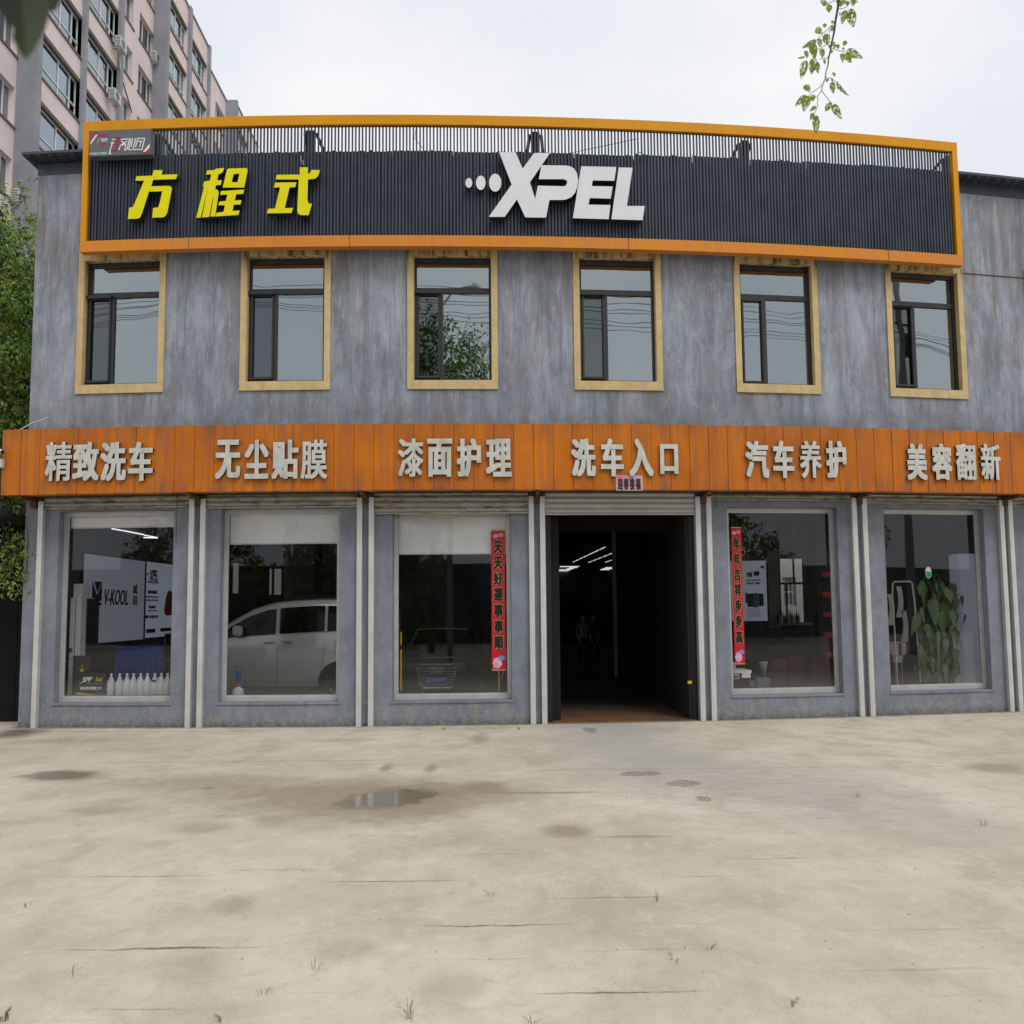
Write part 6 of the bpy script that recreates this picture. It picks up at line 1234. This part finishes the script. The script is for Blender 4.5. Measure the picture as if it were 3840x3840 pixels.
for i in range(7):
    q = MB(); z0 = 12.85-.15*i+r2.uniform(-.06, .06); pts = []
    for (xa, xb) in ((-42, -8.7), (-8.7, 24), (24, 56)):
        for j in range(0 if not pts else 1, 25): t = j/24; pts.append((xa+(xb-xa)*t, -13.8+.12*i, z0-(.35+.09*i)*4*t*(1-t)))
    q.tube(pts, .011, 4); put('overhead_wire', q, 'sign_grey', label=('top', 'second', 'third', 'fourth', 'fifth', 'sixth', 'lowest')[i]+' overhead wire strung between the poles and mirrored in the windows', cat='wire', group='overhead wires')
# ================================================================== HANGING BRANCH (top right)
DB = 5.2
bq = lambda x, y: (2880+x*.26915, y*.26915)
def brp(x, y, d=DB): r_ = ray(*bq(x, y)); return CAMP+r_*(d/r_.dot(FW))
HB = empty('hanging_branch', brp(980, -40), 'thin branch with insect eaten green leaves hanging down at the upper right', 'branch')
q = MB(); q.tube([brp(*p) for p in ((1010, -160), (985, 0), (970, 130), (938, 300), (925, 430), (893, 575), (870, 700), (845, 810), (835, 910), (808, 1000), (797, 1090), (760, 1190), (745, 1265))], [.0075, .007, .0065, .006, .0055, .005, .0045, .004, .0035, .003, .003, .0025, .0022], 6); put('main_stem', q, 'twig', HB)
tw = [[(938, 0), (860, 40), (820, 50)], [(975, 120), (1030, 125), (1085, 100), (1130, 60)], [(938, 300), (850, 390), (770, 465), (700, 535), (650, 590)], [(770, 465), (740, 455)], [(893, 575), (820, 620), (750, 660), (700, 690)], [(893, 670), (960, 700), (1010, 712), (1080, 715)], [(845, 812), (780, 815), (715, 825)], [(797, 1085), (850, 1088), (890, 1090), (920, 1125), (965, 1150)], [(760, 1190), (690, 1235), (600, 1300), (570, 1335)], [(745, 1265), (800, 1330), (850, 1400), (890, 1440)], [(745, 1265), (700, 1330), (655, 1360)], [(695, 1355), (688, 1480), (655, 1570), (640, 1600)]]
for t in tw: q = MB(); q.tube([brp(*p) for p in t], .0019, 5); put('twig', q, 'twig', HB)
def eaten_leaf(W_, L_, seed, holes_n):
    r_ = random.Random(seed); q = MB(); nx, nz = 22, 30; hs = [(r_.uniform(-.45, .45), r_.uniform(-.95, -.08), r_.uniform(.018, .05), r_.uniform(.03, .09), r_.uniform(-.7, .7)) for _ in range(holes_n)]
    def half(t): return (.5*math.sin(PI*min(1, t**.62))**.8)*(1-.15*t)
    idx = {}
    def vtx(i, j):
        if (i, j) in idx: return idx[(i, j)]
        t = j/nz; hw = half(t)*(1+.05*(j % 3 == 0)); a = (i/nx-.5)*2; x = a*hw; z = -t
        y = .1*abs(a)*hw*2-.12*t*t; q.v.append((x*W_, y*L_, z*L_)); idx[(i, j)] = len(q.v)-1; return idx[(i, j)]
    for j in range(nz):
        for i in range(nx):
            t = (j+.5)/nz; hw = half(t); a = ((i+.5)/nx-.5)*2; x = a*hw; z = -t
            if any(((((x-h[0])*math.cos(h[4])+(z-h[1])*math.sin(h[4]))/h[2])**2+((-(x-h[0])*math.sin(h[4])+(z-h[1])*math.cos(h[4]))/h[3])**2) < 1 for h in hs): continue
            q.f.append((vtx(i, j), vtx(i+1, j), vtx(i+1, j+1), vtx(i, j+1))); q.mi.append(0)
    return q
# (base x, base y, tip x, tip y, width) in the zoomed crop
LV = [(790, 0, 770, 95, 105), (855, 55, 850, 190, 78), (985, 0, 950, 50, 50), (1010, 0, 1005, 110, 60), (1060, -20, 1030, 90, 60), (1115, 10, 1100, 90, 60), (1180, -20, 1250, 40, 80), (1200, -10, 1170, 95, 75), (1160, 115, 1178, 405, 135), (1085, 140, 1020, 358, 78), (1010, 170, 995, 225, 20), (905, 285, 885, 330, 38), (795, 325, 785, 395, 52), (745, 400, 645, 460, 95), (900, 355, 890, 450, 55), (862, 410, 850, 470, 18), (800, 470, 830, 640, 95), (660, 545, 470, 695, 100), (735, 540, 710, 670, 85), (640, 595, 640, 840, 115), (545, 705, 535, 820, 78), (515, 790, 400, 815, 26), (765, 675, 750, 820, 80), (830, 780, 835, 800, 14), (790, 825, 790, 908, 38), (545, 845, 440, 1125, 105), (640, 800, 605, 1060, 100), (700, 865, 685, 1040, 80), (870, 620, 860, 690, 50), (925, 580, 915, 690, 55), (975, 615, 970, 690, 58), (890, 690, 885, 755, 32), (1085, 565, 1050, 650, 55), (1055, 660, 1045, 705, 30), (1100, 700, 1320, 815, 100), (1085, 735, 1160, 885, 85), (1050, 735, 1030, 885, 72), (920, 1005, 925, 1075, 55), (825, 1095, 820, 1150, 42), (905, 1140, 905, 1318, 78), (970, 1135, 1112, 1360, 95), (890, 1095, 900, 1150, 24), (530, 1175, 575, 1295, 95), (520, 1320, 375, 1500, 95), (545, 1330, 500, 1575, 115), (620, 1320, 630, 1420, 65), (660, 1470, 580, 1565, 55), (870, 1425, 800, 1568, 85), (930, 1445, 1015, 1680, 115), (640, 1575, 580, 1680, 60), (665, 1605, 675, 1890, 92), (735, 1165, 735, 1190, 16)]
for i, (x0, y0, x1, y1, wd) in enumerate(LV):
    dd = DB+rng.uniform(-.12, .12); a_, b2 = brp(x0, y0, dd), brp(x1, y1, dd); L_ = (b2-a_).length; W_ = wd*.26915/FF*dd*1.15
    q = eaten_leaf(W_, L_, i, int(4+L_*W_*3200) if i not in (17, 19) else 3); o = put('leaf', q, 'leaf_br', org=(0, 0, 0)); d = (b2-a_).normalized()
    zax = -d; yv = (-FW-(-FW).dot(zax)*zax).normalized(); yv = (Matrix.Rotation(rng.uniform(-.5, .5), 3, zax) @ yv)*-1; xv = yv.cross(zax)
    m4 = Matrix((xv, yv, zax)).transposed().to_4x4(); o.parent = HB; o.matrix_local = Matrix.Translation(a_-WL[HB]) @ m4
# ================================================================== BLURRED LEAVES (top left, close to the lens)
def nr(px, py, d): r_ = ray(px, py); return CAMP+r_*(d/r_.dot(FW))
FB = empty('near_leaves', nr(60, -60, .9), 'dark out of focus leaves hanging very close at the upper left corner', 'leaves')
for i, (x0, y0, x1, y1, wd) in enumerate([(66, -90, 120, 245, 160), (38, -80, 66, 120, 120), (160, -100, 214, 56, 100), (20, -80, 5, 50, 80), (115, -90, 155, 45, 120), (92, -90, 105, 150, 110)]):
    d_ = .9+.04*i; a_, b2 = nr(x0, y0, d_), nr(x1, y1, d_); L_ = (b2-a_).length; W_ = wd/FF*d_*1.15; q = eaten_leaf(W_, L_, 100+i, 0 if i else 1); o = put('leaf', q, 'leaf_fg', org=(0, 0, 0)); d = (b2-a_).normalized(); zax = -d; yv = (-FW-(-FW).dot(zax)*zax).normalized()*-1; xv = yv.cross(zax)
    o.parent = FB; o.matrix_local = Matrix.Translation(a_-WL[FB]) @ Matrix((xv, yv, zax)).transposed().to_4x4()
q = MB(); q.tube([nr(20, -160, .95), nr(75, -60, .92), nr(160, -70, .98)], .0012, 5); put('twig', q, 'twig', FB)
# ================================================================== WEEDS AND LITTER
M['grass'] = leaf_mat('weed_blade', (.06, .12, .02), (.12, .2, .04), .3, 8); M['grass_dry'] = leaf_mat('dry_weed', (.25, .25, .13), (.34, .34, .2), .3, 8)
def weed(px, py, h, n, lab, m_='grass', sp=.35, z=.0):
    x, y = G(px, py); r_ = random.Random(int(px)); q = MB(); h *= .4
    for i in range(n):
        a = r_.uniform(0, 2*PI); l = h*r_.uniform(.5, 1.1); s_ = sp*l; dx, dy = math.cos(a), math.sin(a); w_ = .002+.008*h; x0, y0 = x+dx*.02, y+dy*.02
        pts = [Vector((x0, y0, z)), Vector((x0+dx*s_*.35, y0+dy*s_*.35, z+l*.6)), Vector((x0+dx*s_, y0+dy*s_, z+l))]; e = Vector((-dy, dx, 0))*w_
        q.add([pts[0]-e*.6, pts[0]+e*.6, pts[1]+e, pts[1]-e, pts[2]], [(0, 1, 2, 3), (3, 2, 4)])
        if i % 2: p = pts[1]; q.add([p, p+Vector((dx, dy, .3))*.012+e*1.6, p+Vector((dx, dy, .5))*.035, p+Vector((dx, dy, .3))*.012-e*1.6], [(0, 1, 2, 3)])
    put('weed', q, m_, label=lab, cat='weed', group='weeds on the yard')
for (px, py, h, n, lab, m_) in ((1665, 2738, .14, 12, 'small green weed at the wall foot under the third window', 'grass'), (1946, 2737, .15, 12, 'small green weed at the wall foot left of the gate', 'grass'), (838, 3835, .1, 6, 'small green weed at the bottom edge left of centre', 'grass'), (985, 3735, .1, 5, 'small green weed above the bottom edge, near two others', 'grass'), (1180, 3640, .2, 5, 'thin pale weed stalk on the open concrete, left of centre', 'grass_dry'), (1535, 3830, .24, 6, 'tall pale weed stalk close to the bottom edge at centre left', 'grass_dry'), (1840, 3360, .1, 6, 'pale dry tuft just left of the middle of the yard', 'grass_dry'), (100, 3400, .1, 6, 'pale dry tuft near the left edge of the yard', 'grass_dry'), (270, 3660, .12, 6, 'pale dry tuft low near the left edge', 'grass_dry'), (2470, 3380, .18, 5, 'thin pale weed stalk right of the middle of the yard', 'grass_dry'), (3215, 2990, .2, 8, 'pale feathery weed on the damp concrete at the right', 'grass_dry'), (3690, 3100, .2, 8, 'pale feathery weed near the right edge', 'grass_dry'), (2660, 3560, .06, 5, 'tiny green weed in the lower right yard', 'grass'), (2530, 3605, .1, 7, 'pale dry tuft in the lower right yard', 'grass_dry'), (1995, 3838, .08, 6, 'tiny green weed at the bottom edge, centre', 'grass'), (15, 3825, .14, 12, 'green weed in the bottom left corner', 'grass'), (2975, 3770, .12, 6, 'pale weed low at the right of the yard', 'grass_dry'), (3420, 2635+60, .12, 8, 'thin grass at the wall foot under the last window', 'grass_dry')):
    weed(px, py, h, n, lab, m_)
q = MB(); r2 = random.Random(77)
for i in range(300):
    if r2.random() < .45: px, py = r2.uniform(0, 3840), r2.uniform(2740, 2850)
    elif r2.random() < .5: px, py = r2.uniform(2200, 2800), r2.uniform(2880, 3010)
    else: px, py = r2.uniform(0, 3840), r2.uniform(2900, 3830)
    x, y = G(px, py); s_ = r2.uniform(.002, .008); q.lathe([(s_, 0), (s_*.9, s_*.5), (s_*.3, s_*.9)], (x, y, .0), 5)
M['grit'] = simple('beige_grit', (.3, .27, .22), .9)
put('gravel_bits', q, 'grit', label='scattered grit and small stones on the concrete yard', cat='gravel', kind='stuff')
